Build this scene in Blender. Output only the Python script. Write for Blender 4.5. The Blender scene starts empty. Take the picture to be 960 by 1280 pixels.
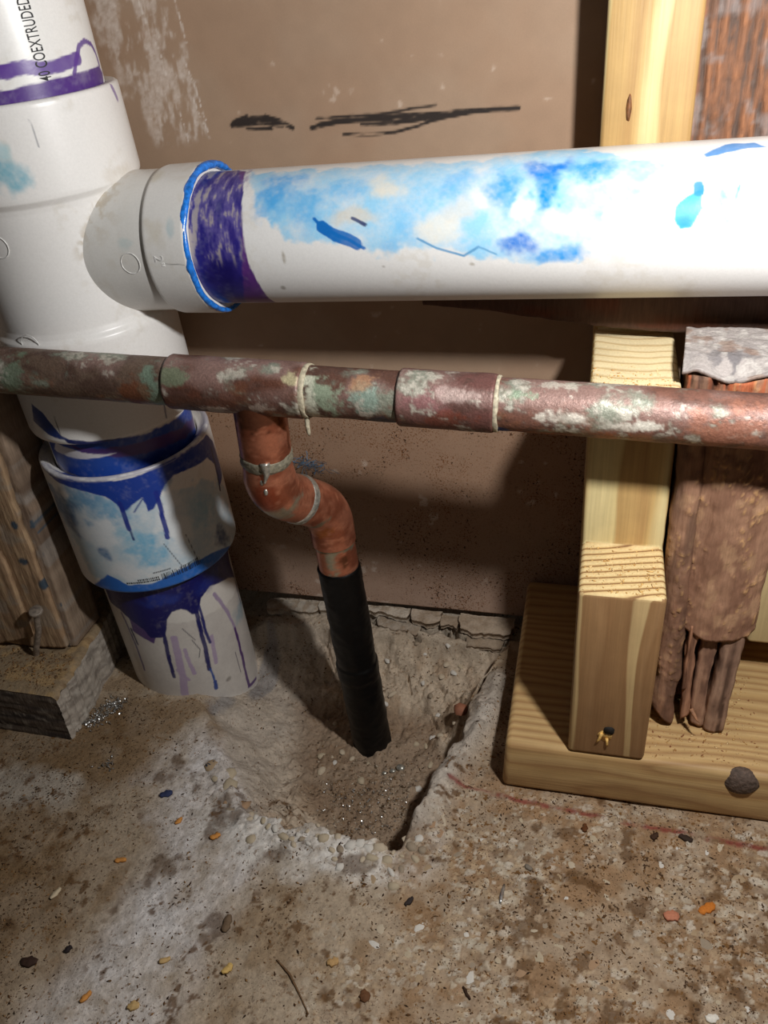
import bpy, bmesh, math, random
import numpy as np
from mathutils import Matrix, Vector

# ------------------------------------------------------------------ camera, world, light, exposure
SC = bpy.context.scene
COL = SC.collection
CAM_POS = (0.02784, -0.43964, 0.37264)
CAM_PITCH, CAM_YAW, CAM_ROLL, FOCAL_PX = 0.57357, 0.27134, -0.08034, 1047.4
cam_data = bpy.data.cameras.new('camera')
cam = bpy.data.objects.new('camera', cam_data)
COL.objects.link(cam)
cam_data.sensor_fit = 'HORIZONTAL'
cam_data.sensor_width = 36.0
cam_data.lens = FOCAL_PX / 960 * 36.0
cam_data.clip_start = 0.01
cam.matrix_world = (Matrix.Translation(CAM_POS) @ Matrix.Rotation(CAM_YAW, 4, 'Z')
                    @ Matrix.Rotation(math.pi / 2 - CAM_PITCH, 4, 'X') @ Matrix.Rotation(CAM_ROLL, 4, 'Z'))
SC.camera = cam

world = bpy.data.worlds.new('world')
SC.world = world
world.use_nodes = True
world.node_tree.nodes['Background'].inputs[0].default_value = (1.0, 0.97, 0.93, 1)
world.node_tree.nodes['Background'].inputs[1].default_value = 0.026

lamp_data = bpy.data.lights.new('work_light', 'POINT')      # the hand-held work light beside the camera
lamp_data.energy = 4.0
lamp_data.color = (1.0, 0.985, 0.965)
lamp_data.shadow_soft_size = 0.010
lamp = bpy.data.objects.new('work_light', lamp_data)
lamp.location = (0.112, -0.262, 0.392)
COL.objects.link(lamp)

SC.view_settings.view_transform = 'Standard'
SC.view_settings.look = 'None'
SC.view_settings.gamma = 1.0
SC.view_settings.use_curve_mapping = False
SC.view_settings.exposure = 0.14

random.seed(7)
RNG = np.random.default_rng(11)

# ------------------------------------------------------------------ numeric helpers
def lin(c):
    c = np.asarray(c, float) / 255.0
    return np.where(c <= 0.04045, c / 12.92, ((c + 0.055) / 1.055) ** 2.4)

def smooth(a, b, x):
    t = np.clip((x - a) / (b - a), 0, 1)
    return t * t * (3 - 2 * t)

def _hash(ix, iy, iz, seed):
    h = (ix * 374761393 + iy * 668265263 + iz * 1274126177 + seed * 974711) & 0xffffffff
    h = ((h ^ (h >> 13)) * 1274126177) & 0xffffffff
    h = (h ^ (h >> 16)) & 0xffffffff
    return h.astype(np.float64) / 4294967295.0

def noise(x, y, z, seed=0):
    """value noise, 0..1, arguments in cells"""
    x, y, z = np.broadcast_arrays(np.asarray(x, float), np.asarray(y, float), np.asarray(z, float))
    fx, fy, fz = np.floor(x), np.floor(y), np.floor(z)
    ix, iy, iz = fx.astype(np.int64), fy.astype(np.int64), fz.astype(np.int64)
    tx, ty, tz = x - fx, y - fy, z - fz
    tx, ty, tz = tx * tx * (3 - 2 * tx), ty * ty * (3 - 2 * ty), tz * tz * (3 - 2 * tz)
    r = 0
    for dx in (0, 1):
        wx = tx if dx else 1 - tx
        for dy in (0, 1):
            wy = ty if dy else 1 - ty
            for dz in (0, 1):
                wz = tz if dz else 1 - tz
                r = r + wx * wy * wz * _hash(ix + dx, iy + dy, iz + dz, seed)
    return r

def fbm(x, y, z=0.0, seed=0, oct=4, gain=0.5):
    a, t, r = 1.0, 0.0, 0.0
    for o in range(oct):
        r = r + a * noise(np.asarray(x) * 2 ** o, np.asarray(y) * 2 ** o, np.asarray(z) * 2 ** o, seed + o * 17)
        t += a
        a *= gain
    return r / t

def cells(x, y, seed):
    """cellular noise: distance to nearest seed, to the second, and the nearest cell's random id"""
    fx, fy = np.floor(x).astype(np.int64), np.floor(y).astype(np.int64)
    d1 = np.full(np.shape(x), 9.0); d2 = d1.copy(); idv = np.zeros(np.shape(x))
    for i in (-1, 0, 1):
        for j in (-1, 0, 1):
            a, b = fx + i, fy + j
            d = np.hypot(a + .1 + .8 * _hash(a, b, a * 0, seed) - x, b + .1 + .8 * _hash(a, b, a * 0, seed + 1) - y)
            h = _hash(a, b, a * 0, seed + 2)
            near = d < d1
            d2 = np.where(near, d1, np.minimum(d2, d)); idv = np.where(near, h, idv); d1 = np.where(near, d, d1)
    return d1, d2, idv

def mix(c, col, a):
    a = np.clip(a, 0, 1)[..., None]
    return c * (1 - a) + lin(col) * a

def seg_dist(x, y, pts):
    d = np.full(np.shape(x), 1e9)
    for (ax, ay), (bx, by) in zip(pts[:-1], pts[1:]):
        vx, vy = bx - ax, by - ay
        L = vx * vx + vy * vy + 1e-12
        t = np.clip(((x - ax) * vx + (y - ay) * vy) / L, 0, 1)
        d = np.minimum(d, np.hypot(x - ax - t * vx, y - ay - t * vy))
    return d

def poly_sdf(x, y, pts):
    """negative inside"""
    pts = list(pts)
    d = seg_dist(x, y, pts + pts[:1])
    inside = np.zeros(np.shape(x), bool)
    n = len(pts)
    for i in range(n):
        (ax, ay), (bx, by) = pts[i], pts[(i + 1) % n]
        if ay == by:
            continue
        c = ((ay > y) != (by > y)) & (x < (bx - ax) * (y - ay) / (by - ay) + ax)
        inside ^= c
    return np.where(inside, -d, d)

def stain(c, s, u, items, seed=0, warp=1.0):
    """paint smears, drips and splashes, all in millimetres on the surface"""
    n1 = fbm(s / 6, u / 6, 0.3, seed + 1, 4) - .5
    n2 = fbm(s / 6, u / 6, 9.3, seed + 2, 4) - .5
    n3 = fbm(s / 11, u / 11, 4.3, seed + 3, 5, .6) - .5
    n4 = fbm(s / 1.6, u / 1.6, 4.3, seed + 4, 3) - .5
    for it in items:
        if it[0] == 'P':
            w = it[2]
            d = poly_sdf(s + n1 * w * 2.2, u + n2 * w * 2.2, it[3])
            soft = .35 + .22 * max(0, w - 1)
            a = smooth(soft, -soft, d)
            if w >= 3:
                a = a * np.clip(.72 + 1.5 * n3 + .5 * n4, 0, 1)
            else:
                a = a * np.clip(1.0 + .4 * n3 + .25 * n4, .86, 1)
        elif it[0] == 'L':
            w = it[2] / 2
            k = min(w, 1.2)
            d = seg_dist(s + n1 * k * 1.6, u + n2 * k * 1.6, it[3])
            a = smooth(w + .25, max(w - .3, 0), d) * np.clip(.95 + .35 * n3, .7, 1)
        else:
            _, col, st, s0, u0, ds, du = it
            k = min(ds, du)
            d = np.hypot((s - s0 + n1 * k * 1.7) / ds, (u - u0 + n2 * k * 1.7) / du)
            a = st * smooth(1.15, .35, d + n3 * .8) * np.clip(.85 + .7 * n4 + .8 * n3, .2, 1)
        c = mix(c, it[1], a)
    return c

# ------------------------------------------------------------------ mesh and object helpers
def new_mesh(name, verts, faces, mat, col=None, smooth_shade=True):
    """faces: (n,k) int array or list of arrays of equal-size faces"""
    me = bpy.data.meshes.new(name)
    verts = np.asarray(verts, np.float32).reshape(-1, 3)
    groups = faces if isinstance(faces, list) else [faces]
    groups = [np.asarray(g, np.int32) for g in groups if len(g)]
    me.vertices.add(len(verts))
    me.vertices.foreach_set('co', verts.ravel())
    loops = np.concatenate([g.ravel() for g in groups])
    sizes = np.concatenate([np.full(len(g), g.shape[1], np.int32) for g in groups])
    me.loops.add(len(loops))
    me.loops.foreach_set('vertex_index', loops)
    me.polygons.add(len(sizes))
    me.polygons.foreach_set('loop_start', np.concatenate([[0], np.cumsum(sizes)[:-1]]).astype(np.int32))
    me.polygons.foreach_set('loop_total', sizes)
    me.update(calc_edges=True)
    me.validate()
    if col is not None:
        at = me.color_attributes.new('Col', 'FLOAT_COLOR', 'POINT')
        c4 = np.ones((len(verts), 4), np.float32)
        c4[:, :np.shape(col)[-1]] = np.asarray(col, np.float32).reshape(len(verts), -1)
        at.data.foreach_set('color', c4.ravel())
    if smooth_shade:
        me.polygons.foreach_set('use_smooth', np.ones(len(sizes), bool))
    if mat is not None:
        me.materials.append(mat)
    return me

def grid_faces(n, m, wrap=False, off=0):
    i = np.arange(n - 1)[:, None]
    j = np.arange(m if wrap else m - 1)[None, :]
    a = i * m + j
    b = i * m + (j + 1) % m
    return np.stack([a, b, b + m, a + m], -1).reshape(-1, 4) + off

LOC = {}
def thing(name, label, cat, loc=(0, 0, 0), group=None):
    o = bpy.data.objects.new(name, None)
    o.empty_display_size = .01
    COL.objects.link(o)
    o.location = loc
    LOC[o.name] = Vector(loc)
    tag(o, label, cat, group)
    return o

def tag(o, label, cat, group=None, kind=None):
    if label: o['label'] = label
    if cat: o['category'] = cat
    if group: o['group'] = group
    if kind: o['kind'] = kind
    return o

def origin(o):
    p = Vector((0, 0, 0))
    while o is not None:
        p = p + o.location
        o = o.parent
    return p

def put(name, me, parent=None, loc=None, label=None):
    """link a mesh built in room coordinates under its thing"""
    o = bpy.data.objects.new(name, me)
    COL.objects.link(o)
    if parent is not None:
        o.parent = parent
        p = origin(parent)
    else:
        p = Vector(loc or (0, 0, 0))
        o.location = p
    me.transform(Matrix.Translation(-p))
    if label: o['label'] = label
    return o

# ------------------------------------------------------------------ materials
def nodes_of(name):
    m = bpy.data.materials.new(name)
    m.use_nodes = True
    nt = m.node_tree
    b = nt.nodes['Principled BSDF']
    return m, nt, b

def node(nt, kind, **kw):
    n = nt.nodes.new(kind)
    for k, v in kw.items():
        if k in n.inputs: n.inputs[k].default_value = v
        else: setattr(n, k, v)
    return n

def add_bump(nt, b, scale, strength, dist=.001, detail=6, rough=.6, coord='Object', stretch=None):
    tc = node(nt, 'ShaderNodeTexCoord')
    src = tc.outputs[coord]
    if stretch:
        mp = node(nt, 'ShaderNodeMapping')
        mp.inputs['Scale'].default_value = stretch
        nt.links.new(src, mp.inputs[0]); src = mp.outputs[0]
    nz = node(nt, 'ShaderNodeTexNoise', Scale=scale, Detail=detail, Roughness=rough)
    nt.links.new(src, nz.inputs['Vector'])
    bp = node(nt, 'ShaderNodeBump', Strength=strength, Distance=dist)
    nt.links.new(nz.outputs['Fac'], bp.inputs['Height'])
    nt.links.new(bp.outputs[0], b.inputs['Normal'])
    return src, nz, bp

def ramp(nt, stops):
    r = node(nt, 'ShaderNodeValToRGB')
    el = r.color_ramp.elements
    while len(el) < len(stops): el.new(.5)
    for e, (p, c) in zip(el, stops):
        e.position = p
        e.color = (*lin(c), 1) if not np.isscalar(c) else (c, c, c, 1)
    return r

def vc_mat(name, rough=.5, metal=0.0, spec=.5, bump=(300, .2, .0005), grain=.12, grain_scale=900, stretch=None, rough_var=0.0, speck=None):
    """surface colour comes from the mesh's own 'Col' layer, with fine procedural grain on top"""
    m, nt, b = nodes_of(name)
    at = node(nt, 'ShaderNodeAttribute', attribute_name='Col')
    src, nz, bp = add_bump(nt, b, bump[0], bump[1], bump[2], stretch=stretch)
    g = node(nt, 'ShaderNodeTexNoise', Scale=grain_scale, Detail=5, Roughness=.65)
    nt.links.new(src, g.inputs['Vector'])
    mr = node(nt, 'ShaderNodeMapRange')
    mr.inputs['From Min'].default_value, mr.inputs['From Max'].default_value = .25, .75
    mr.inputs['To Min'].default_value, mr.inputs['To Max'].default_value = 1 - grain, 1 + grain
    nt.links.new(g.outputs['Fac'], mr.inputs['Value'])
    mx = node(nt, 'ShaderNodeMix', data_type='RGBA', blend_type='MULTIPLY')
    mx.inputs['Factor'].default_value = 1
    nt.links.new(at.outputs['Color'], mx.inputs['A'])
    nt.links.new(mr.outputs[0], mx.inputs['B'])
    out = mx.outputs['Result']
    if speck:
        for sc_, lo, hi, colr, msc in speck:
            v = node(nt, 'ShaderNodeTexNoise', Scale=sc_, Detail=2, Roughness=.5)
            v2 = node(nt, 'ShaderNodeTexNoise', Scale=msc, Detail=3, Roughness=.6)
            nt.links.new(src, v.inputs['Vector']); nt.links.new(src, v2.inputs['Vector'])
            ad = node(nt, 'ShaderNodeMath', operation='MULTIPLY_ADD'); ad.inputs[1].default_value = .35
            nt.links.new(v2.outputs['Fac'], ad.inputs[0]); nt.links.new(v.outputs['Fac'], ad.inputs[2])
            mr2 = node(nt, 'ShaderNodeMapRange')
            mr2.inputs['From Min'].default_value, mr2.inputs['From Max'].default_value = lo, hi
            nt.links.new(ad.outputs[0], mr2.inputs['Value'])
            ml = node(nt, 'ShaderNodeMath', operation='MULTIPLY'); nt.links.new(mr2.outputs[0], ml.inputs[0]); nt.links.new(at.outputs['Alpha'], ml.inputs[1])
            mm = node(nt, 'ShaderNodeMix', data_type='RGBA')
            mm.inputs['B'].default_value = (*lin(colr), 1)
            nt.links.new(ml.outputs[0], mm.inputs['Factor']); nt.links.new(out, mm.inputs['A'])
            out = mm.outputs['Result']
    nt.links.new(out, b.inputs['Base Color'])
    b.inputs['Roughness'].default_value = rough
    if rough_var:
        mr3 = node(nt, 'ShaderNodeMapRange')
        mr3.inputs['To Min'].default_value, mr3.inputs['To Max'].default_value = rough - rough_var, rough + rough_var
        nt.links.new(nz.outputs['Fac'], mr3.inputs['Value']); nt.links.new(mr3.outputs[0], b.inputs['Roughness'])
    b.inputs['Metallic'].default_value = metal
    b.inputs['Specular IOR Level'].default_value = spec
    return m

def flat_mat(name, c, rough=.5, metal=0.0, spec=.5, bump=None):
    m, nt, b = nodes_of(name)
    tc = node(nt, 'ShaderNodeTexCoord')
    g = node(nt, 'ShaderNodeTexNoise', Scale=500, Detail=4)
    nt.links.new(tc.outputs['Object'], g.inputs['Vector'])
    r = ramp(nt, [(.3, tuple(np.asarray(c) * .8)), (.7, tuple(np.minimum(np.asarray(c) * 1.15, 255)))])
    nt.links.new(g.outputs['Fac'], r.inputs[0]); nt.links.new(r.outputs[0], b.inputs['Base Color'])
    b.inputs['Roughness'].default_value = rough; b.inputs['Metallic'].default_value = metal
    b.inputs['Specular IOR Level'].default_value = spec
    if bump:
        bp = node(nt, 'ShaderNodeBump', Strength=bump[1], Distance=bump[2])
        g2 = node(nt, 'ShaderNodeTexNoise', Scale=bump[0], Detail=6)
        nt.links.new(tc.outputs['Object'], g2.inputs['Vector'])
        nt.links.new(g2.outputs['Fac'], bp.inputs['Height']); nt.links.new(bp.outputs[0], b.inputs['Normal'])
    return m

def wood_mat(name, axis, pith, ring, stops, wob=.004, rough=.6, grain=.1, sz=.07):
    """sawn timber as a solid texture: growth rings about a pith line that runs along `axis`"""
    m, nt, b = nodes_of(name)
    tc = node(nt, 'ShaderNodeTexCoord')
    mp = node(nt, 'ShaderNodeMapping')
    st = [1, 1, 1]; st['xyz'.index(axis)] = sz
    mp.inputs['Scale'].default_value = st
    nt.links.new(tc.outputs['Object'], mp.inputs[0])
    wn = node(nt, 'ShaderNodeTexNoise', Scale=38, Detail=2)
    nt.links.new(mp.outputs[0], wn.inputs['Vector'])
    sb = node(nt, 'ShaderNodeVectorMath', operation='MULTIPLY_ADD')
    sb.inputs[1].default_value = (wob * 2,) * 3
    nt.links.new(wn.outputs['Color'], sb.inputs[0]); nt.links.new(tc.outputs['Object'], sb.inputs[2])
    pv = node(nt, 'ShaderNodeVectorMath', operation='SUBTRACT'); pv.inputs[1].default_value = pith
    nt.links.new(sb.outputs[0], pv.inputs[0])
    msk = node(nt, 'ShaderNodeVectorMath', operation='MULTIPLY')
    mk = [1, 1, 1]; mk['xyz'.index(axis)] = .018
    msk.inputs[1].default_value = mk
    nt.links.new(pv.outputs[0], msk.inputs[0])
    ln = node(nt, 'ShaderNodeVectorMath', operation='LENGTH'); nt.links.new(msk.outputs[0], ln.inputs[0])
    dv = node(nt, 'ShaderNodeMath', operation='DIVIDE'); dv.inputs[1].default_value = ring
    nt.links.new(ln.outputs['Value'], dv.inputs[0])
    fr = node(nt, 'ShaderNodeMath', operation='FRACT'); nt.links.new(dv.outputs[0], fr.inputs[0])
    rp = ramp(nt, stops); nt.links.new(fr.outputs[0], rp.inputs[0])
    # fine fibre
    mp2 = node(nt, 'ShaderNodeMapping'); st2 = [1, 1, 1]; st2['xyz'.index(axis)] = .03
    mp2.inputs['Scale'].default_value = st2
    nt.links.new(tc.outputs['Object'], mp2.inputs[0])
    fn = node(nt, 'ShaderNodeTexNoise', Scale=900, Detail=4); nt.links.new(mp2.outputs[0], fn.inputs['Vector'])
    bn = node(nt, 'ShaderNodeTexNoise', Scale=45, Detail=5, Roughness=.6); nt.links.new(tc.outputs['Object'], bn.inputs['Vector'])
    ad = node(nt, 'ShaderNodeMath', operation='ADD'); nt.links.new(fn.outputs['Fac'], ad.inputs[0]); nt.links.new(bn.outputs['Fac'], ad.inputs[1])
    mr = node(nt, 'ShaderNodeMapRange')
    mr.inputs['From Min'].default_value, mr.inputs['From Max'].default_value = .6, 1.4
    mr.inputs['To Min'].default_value, mr.inputs['To Max'].default_value = 1 - grain * 1.6, 1 + grain * 1.6
    nt.links.new(ad.outputs[0], mr.inputs['Value'])
    mx = node(nt, 'ShaderNodeMix', data_type='RGBA', blend_type='MULTIPLY'); mx.inputs['Factor'].default_value = 1
    nt.links.new(rp.outputs[0], mx.inputs['A']); nt.links.new(mr.outputs[0], mx.inputs['B'])
    nt.links.new(mx.outputs['Result'], b.inputs['Base Color'])
    bp = node(nt, 'ShaderNodeBump', Strength=.35, Distance=.0004)
    ad2 = node(nt, 'ShaderNodeMath', operation='MULTIPLY_ADD'); nt.links.new(fr.outputs[0], ad2.inputs[0]); ad2.inputs[1].default_value = .22; nt.links.new(fn.outputs['Fac'], ad2.inputs[2])
    nt.links.new(ad2.outputs[0], bp.inputs['Height']); nt.links.new(bp.outputs[0], b.inputs['Normal'])
    b.inputs['Roughness'].default_value = rough
    b.inputs['Specular IOR Level'].default_value = .3
    return m

M_PVC = vc_mat('painted_pvc', rough=.34, spec=.5, bump=(260, .08, .0006), grain=.05)
M_COPPER_OLD = vc_mat('oxidised_copper', rough=.48, metal=.25, spec=.6, bump=(650, .5, .0007), grain=.3, grain_scale=1100, rough_var=.2)
M_COPPER_NEW = vc_mat('fresh_copper', rough=.33, metal=.7, spec=.6, bump=(420, .2, .0005), grain=.16, grain_scale=600, rough_var=.15)
M_SOLDER = flat_mat('solder', (186, 184, 174), .32, .7, bump=(500, .4, .0006))
M_SOLDER_DULL = flat_mat('dull_solder', (140, 134, 116), .5, .35, bump=(600, .5, .0006))
M_RUBBER = flat_mat('black_pipe_sleeve', (5, 5, 6), .45, 0, .3, bump=(300, .35, .0006))
M_CONCRETE = vc_mat('rough_concrete', rough=.85, spec=.25, bump=(420, .7, .0012), grain=.2, grain_scale=700,
                    speck=[(620, .825, .86, (70, 50, 32), 60), (1300, .835, .87, (62, 44, 30), 90), (420, .83, .86, (118, 84, 48), 40)])
M_STONE = vc_mat('pebble_stone', rough=.75, spec=.3, bump=(700, .4, .0006), grain=.18)
M_BOARD = vc_mat('brown_paper_board', rough=.72, spec=.25, bump=(900, .15, .0004), grain=.05, grain_scale=1400,
                 speck=[(820, .775, .82, (122, 80, 48), 60), (560, .81, .835, (64, 44, 32), 45), (1100, .79, .83, (120, 78, 46), 90)])
M_OLDWOOD = vc_mat('weathered_wood', rough=.75, spec=.2, bump=(500, .6, .0012), grain=.22, stretch=(1, 1, .12))
M_CRUMB = vc_mat('wood_and_dust_crumbs', rough=.8, spec=.2, bump=(900, .2, .0003), grain=.2)
M_METAL = flat_mat('bright_metal', (206, 206, 204), .28, .9)
M_NAIL = flat_mat('rusty_nail_steel', (150, 138, 126), .6, .4, bump=(900, .5, .0004))
M_INK = flat_mat('black_print', (22, 22, 26), .6)
M_BLUEGLUE = flat_mat('bright_blue_cement', (36, 120, 214), .25, 0, .6, bump=(260, .4, .0008))
M_LINT = flat_mat('blue_lint', (110, 142, 172), .9)

# ------------------------------------------------------------------ floor: broken concrete slab with the pipe hole
HOLE = [(-235, 8), (-230, -55), (-203, -93), (-172, -130), (-159, -152), (-138, -174), (-98, -181), (-72, -184), (-51, -182),
        (-47, -157), (-41, -130), (-31, -98), (-27, -68), (-15, -40), (-11, -20), (-9, 8)]
RAMPS = [(HOLE[0:3], 70), (HOLE[2:6], 48), (HOLE[5:9], 16), (HOLE[8:13], 6), (HOLE[12:16], 30), ([(-235, -10), (-9, -10)], 54)]

def ease(t, a, b):
    return smooth(a, b, t)

def floor_height(x, y):
    """metres in, metres out"""
    X, Y = np.asarray(x) * 1000, np.asarray(y) * 1000
    wx = (fbm(X / 14, Y / 14, 1.2, 5, 3) - .5) * 11
    wy = (fbm(X / 14, Y / 14, 7.2, 6, 3) - .5) * 11
    px, py = X + wx, Y + wy
    base = -17.5 * smooth(-60, -215, X) - 6 * smooth(-160, -330, Y) * smooth(-140, 0, X) * 0
    sd = poly_sdf(px, py, HOLE)
    inside = np.clip(-sd, 0, None)
    t = np.ones(np.shape(X))
    for pl, rmp in RAMPS:
        d = seg_dist(px, py, pl)
        t = np.minimum(t, np.clip(d / rmp, 0, 1))
    t = np.where((sd < 0) & (py < -10), t, 0)
    hole = t ** .85 * (1 - .25 * t) / .75
    z = base * (1 - .55 * hole) - 46 * hole
    # rubble relief inside, trowelled slope on the left, coarse slab outside
    rough = np.abs(fbm(X / 17, Y / 17, 3.1, 31, 4, .55) - .5) * 2
    left = smooth(-125, -165, X)
    z = z + (rough - .25) * 15 * smooth(0.05, .5, hole) * (1 - .75 * left) * (1 - .6 * smooth(.8, 1, hole))
    z = z + (np.abs(fbm(X / 6, Y / 6, 2.2, 41, 4, .6) - .5) - .12) * 8.0 * smooth(.05, .4, hole) * (1 - .7 * left)
    # upstanding lump beside the crack
    ridge = seg_dist(px, py, [(-40, -166), (-30, -128), (-18, -95), (-12, -62)])
    z = z + 7.5 * np.exp(-(ridge / 8) ** 2) * (sd > 0) * (.45 + 1.1 * fbm(X / 9, Y / 9, 5, 51, 3))
    # crack running behind the lump
    ck = seg_dist(px, py, [(-53, -183), (-47, -155), (-41, -130), (-31, -98), (-25, -66), (-17, -50)])
    ckw = 2.0 + 3.4 * smooth(-125, -165, Y)
    z = z - (12 + 8 * smooth(-125, -165, Y)) * np.exp(-(ck / ckw) ** 4)
    # broken shelf of slab left below the wall, split by cracks
    e = -19.0 + (fbm(X / 11, Y / 11, 2.5, 62, 2, .5) - .5) * 14
    on = smooth(-2.4, .8, Y - e) * smooth(-205, -180, X) * smooth(3, -8, X)
    tilt = (fbm(np.floor((X + 7 * fbm(X / 8, Y / 8, 1, 64, 2)) / 19), 0, 0, 65, 1) - .5) * 3
    z = z * (1 - on) + on * (-9.5 + tilt + (Y - e - 8) * .14 + (fbm(X / 4, Y / 4, 6, 66, 4) - .5) * 3.0)
    for pl, wd, dp in (([(-112, -2), (-99.1, -4.6), (-82.4, -5.6), (-80.4, -2.6), (-73.5, -10.3), (-65.3, -12.4), (-57.7, -6.3), (-49.4, -5.9), (-45.8, -13.4), (-36.6, -16.9), (-14.7, -15.8)], 1.1, 8),
                       ([(-109.0, -5.7), (-96.9, -10.8), (-82.6, -11.1), (-72.1, -18.7)], .8, 6), ([(-57, -6), (-52, -12), (-46, -14)], 1.5, 7), ([(-30, -4), (-25, -16)], .5, 3),
                       ([(-56, -38), (-49.0, -43.2), (-44, -44.5), (-38.5, -49.6)], .7, 4), ([(-88, -30), (-78, -34), (-74, -44)], .6, 3), ([(-66, -52), (-58, -56), (-52, -66)], .6, 3), ([(-150, -16), (-138, -22), (-130, -34)], .6, 3)):
        z = z - dp * 1.6 * np.exp(-(seg_dist(X + wx * .22, Y + wy * .22, pl) / (wd * 1.45)) ** 4)
    out = 1 - smooth(.0, .3, hole)
    z = z + out * ((fbm(X / 34, Y / 34, .7, 61, 4) - .5) * 3.4 - 1.3)
    z = z + (fbm(X / 3.2, Y / 3.2, .2, 71, 3) - .5) * (.8 + 1.2 * np.exp(-(ridge / 12) ** 2))
    lip = np.exp(-((sd - 6) / 9) ** 2) * smooth(-120, -150, Y) * smooth(-20, -70, X)
    z = z + lip * ((fbm(X / 7, Y / 7, 8, 81, 3) - .5) * 5)
    # the slab stays below the new plate
    und = smooth(-6, 2, X) * smooth(-146, -139, Y)
    z = z * (1 - und) + np.minimum(z, -.6) * und
    return z / 1000, hole, sd

def axis_points(lo, hi, step, outer_lo, outer_hi, ostep):
    return np.concatenate([np.arange(outer_lo, lo, ostep), np.arange(lo, hi, step), np.arange(hi, outer_hi + ostep, ostep)])

gx = axis_points(-.335, .135, .00065, -.62, .45, .02)
gy = axis_points(-.315, .004, .00065, -.60, .03, .02)
X, Y = np.meshgrid(gx, gy)
Z, HOLEV, SDV = floor_height(X, Y)
xm, ym = X * 1000, Y * 1000
AG = []
agz = smooth(-95, -50, xm) * smooth(-135, -150, ym) + np.exp(-((SDV - 8) / 12) ** 2) * smooth(-140, -165, ym) * smooth(-140, -110, xm)
agz = np.clip(agz, 0, 1) * smooth(.34, .5, fbm(xm / 26, ym / 26, 7, 131, 3))
wob1, wob2 = fbm(xm / 3, ym / 3, 1, 132, 3) - .5, fbm(xm / 3, ym / 3, 9, 133, 3) - .5
for sz, sd_, keep in ((2.4, 141, .45), (4.6, 151, .62)):
    d1, d2, idv = cells((xm + wob1 * 2) / sz, (ym + wob2 * 2) / (sz * .85), sd_)
    a = smooth(.06, .20, d2 - d1) * (idv > keep) * agz
    AG.append((a, (idv * 977) % 1, smooth(.10, .02, d2 - d1) * agz * (idv > keep)))
Z = Z + (AG[0][0] * .25 + AG[1][0] * .35) / 1000
f1 = fbm(xm / 60, ym / 60, 2, 101, 4)
f2 = fbm(xm / 14, ym / 14, 5, 102, 4)
f3 = fbm(xm / 3.5, ym / 3.5, 5, 103, 3)
c = np.ones(X.shape + (3,)) * lin((174, 156, 134))
c = mix(c, (144, 120, 92), smooth(.42, .62, f2) * .7)
c = mix(c, (120, 94, 64), smooth(-186, -250, xm + (f1 - .5) * 90) * smooth(-90, -110, ym) * (.55 + .6 * (f2 - .3)))          # brown dust at the left
wz = seg_dist(xm + (f1 - .5) * 50, ym + (f2 - .5) * 40, [(-178, -146), (-150, -180), (-152, -235), (-172, -300)])
c = mix(c, (222, 216, 212), smooth(48, 14, wz) * np.clip(.45 + 1.3 * (f2 - .3) + .5 * (f3 - .5), 0, 1))                                                  # pale cement film
wz2 = np.hypot((xm + 276) / 38, (ym + 172) / 16)
c = mix(c, (178, 168, 155), smooth(1.2, .5, wz2 + (f2 - .5)) * .8)
lp = seg_dist(xm, ym + (f2 - .5) * 20, [(-150, -182), (-104, -192), (-60, -198), (-40, -188)])
c = mix(c, (220, 214, 206), smooth(22, 5, lp) * (.8 + (f3 - .4)))
rz = smooth(-70, -30, xm) * smooth(-135, -150, ym)
c = mix(c, (146, 118, 86), rz * smooth(.4, .65, f2) * .8)
c = mix(c, (152, 142, 126), rz * smooth(.52, .7, f1) * .5)
c = mix(c, (88, 62, 36), smooth(.62, .74, fbm(xm / 22, ym / 22, 3, 104, 5, .6)) * .7 * smooth(-120, -140, ym))              # dirt drifts
c = mix(c, (150, 120, 90), smooth(-70, -20, xm) * smooth(-125, -140, ym) * (.35 + .6 * smooth(.4, .6, f2)))
for a, h, e_ in AG:
    for k_, colr in enumerate(((196, 184, 164), (172, 150, 122), (186, 162, 132), (150, 128, 106), (206, 196, 180))):
        c = mix(c, colr, a * (np.floor(h * 5) == k_) * .62)
    c = mix(c, (112, 90, 66), e_ * .35)
c = mix(c, (96, 66, 36), smooth(.585, .68, fbm(xm / 9, ym / 9, 3, 109, 5, .62)) * smooth(-30, 20, xm) * smooth(-150, -158, ym) * .75)
c = mix(c, (192, 174, 152), smooth(.1, .5, HOLEV) * .9)
c = mix(c, (150, 124, 98), smooth(.5, .66, f2) * smooth(.2, .5, HOLEV) * .6)
c = mix(c, (186, 174, 160), smooth(.08, .3, HOLEV) * smooth(-115, -160, xm) * (.5 + f2 * .6))
c = mix(c, (132, 108, 86), smooth(.85, 1, HOLEV) * .7)
c = mix(c, (176, 164, 148), smooth(-30, -4, ym) * smooth(-200, -180, xm) * smooth(0, -12, xm) * .8)                         # dusty shelf under the wall
c = mix(c, (184, 174, 162), np.exp(-(seg_dist(xm, ym, [(-42, -166), (-31, -128), (-19, -95), (-13, -62)]) / 10) ** 2) * (SDV > -1) * (.5 + f2 * .7))
c = mix(c, (120, 122, 128), smooth(.6, .72, fbm(xm / 18, ym / 40, 9, 105, 3)) * smooth(-130, -160, xm) * smooth(.03, .2, HOLEV) * .6)
red = seg_dist(xm, ym + (f3 - .5) * 2, [(-30, -142.5), (0, -146.0), (30, -148.8), (66, -151.5), (130, -155)])
c = mix(c, (122, 40, 38), smooth(2.4, .3, red) * smooth(.36, .6, f2 * .6 + f3 * .4) * .8)                                   # red chalk line
c = c * (.80 + .40 * f3[..., None])
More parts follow.
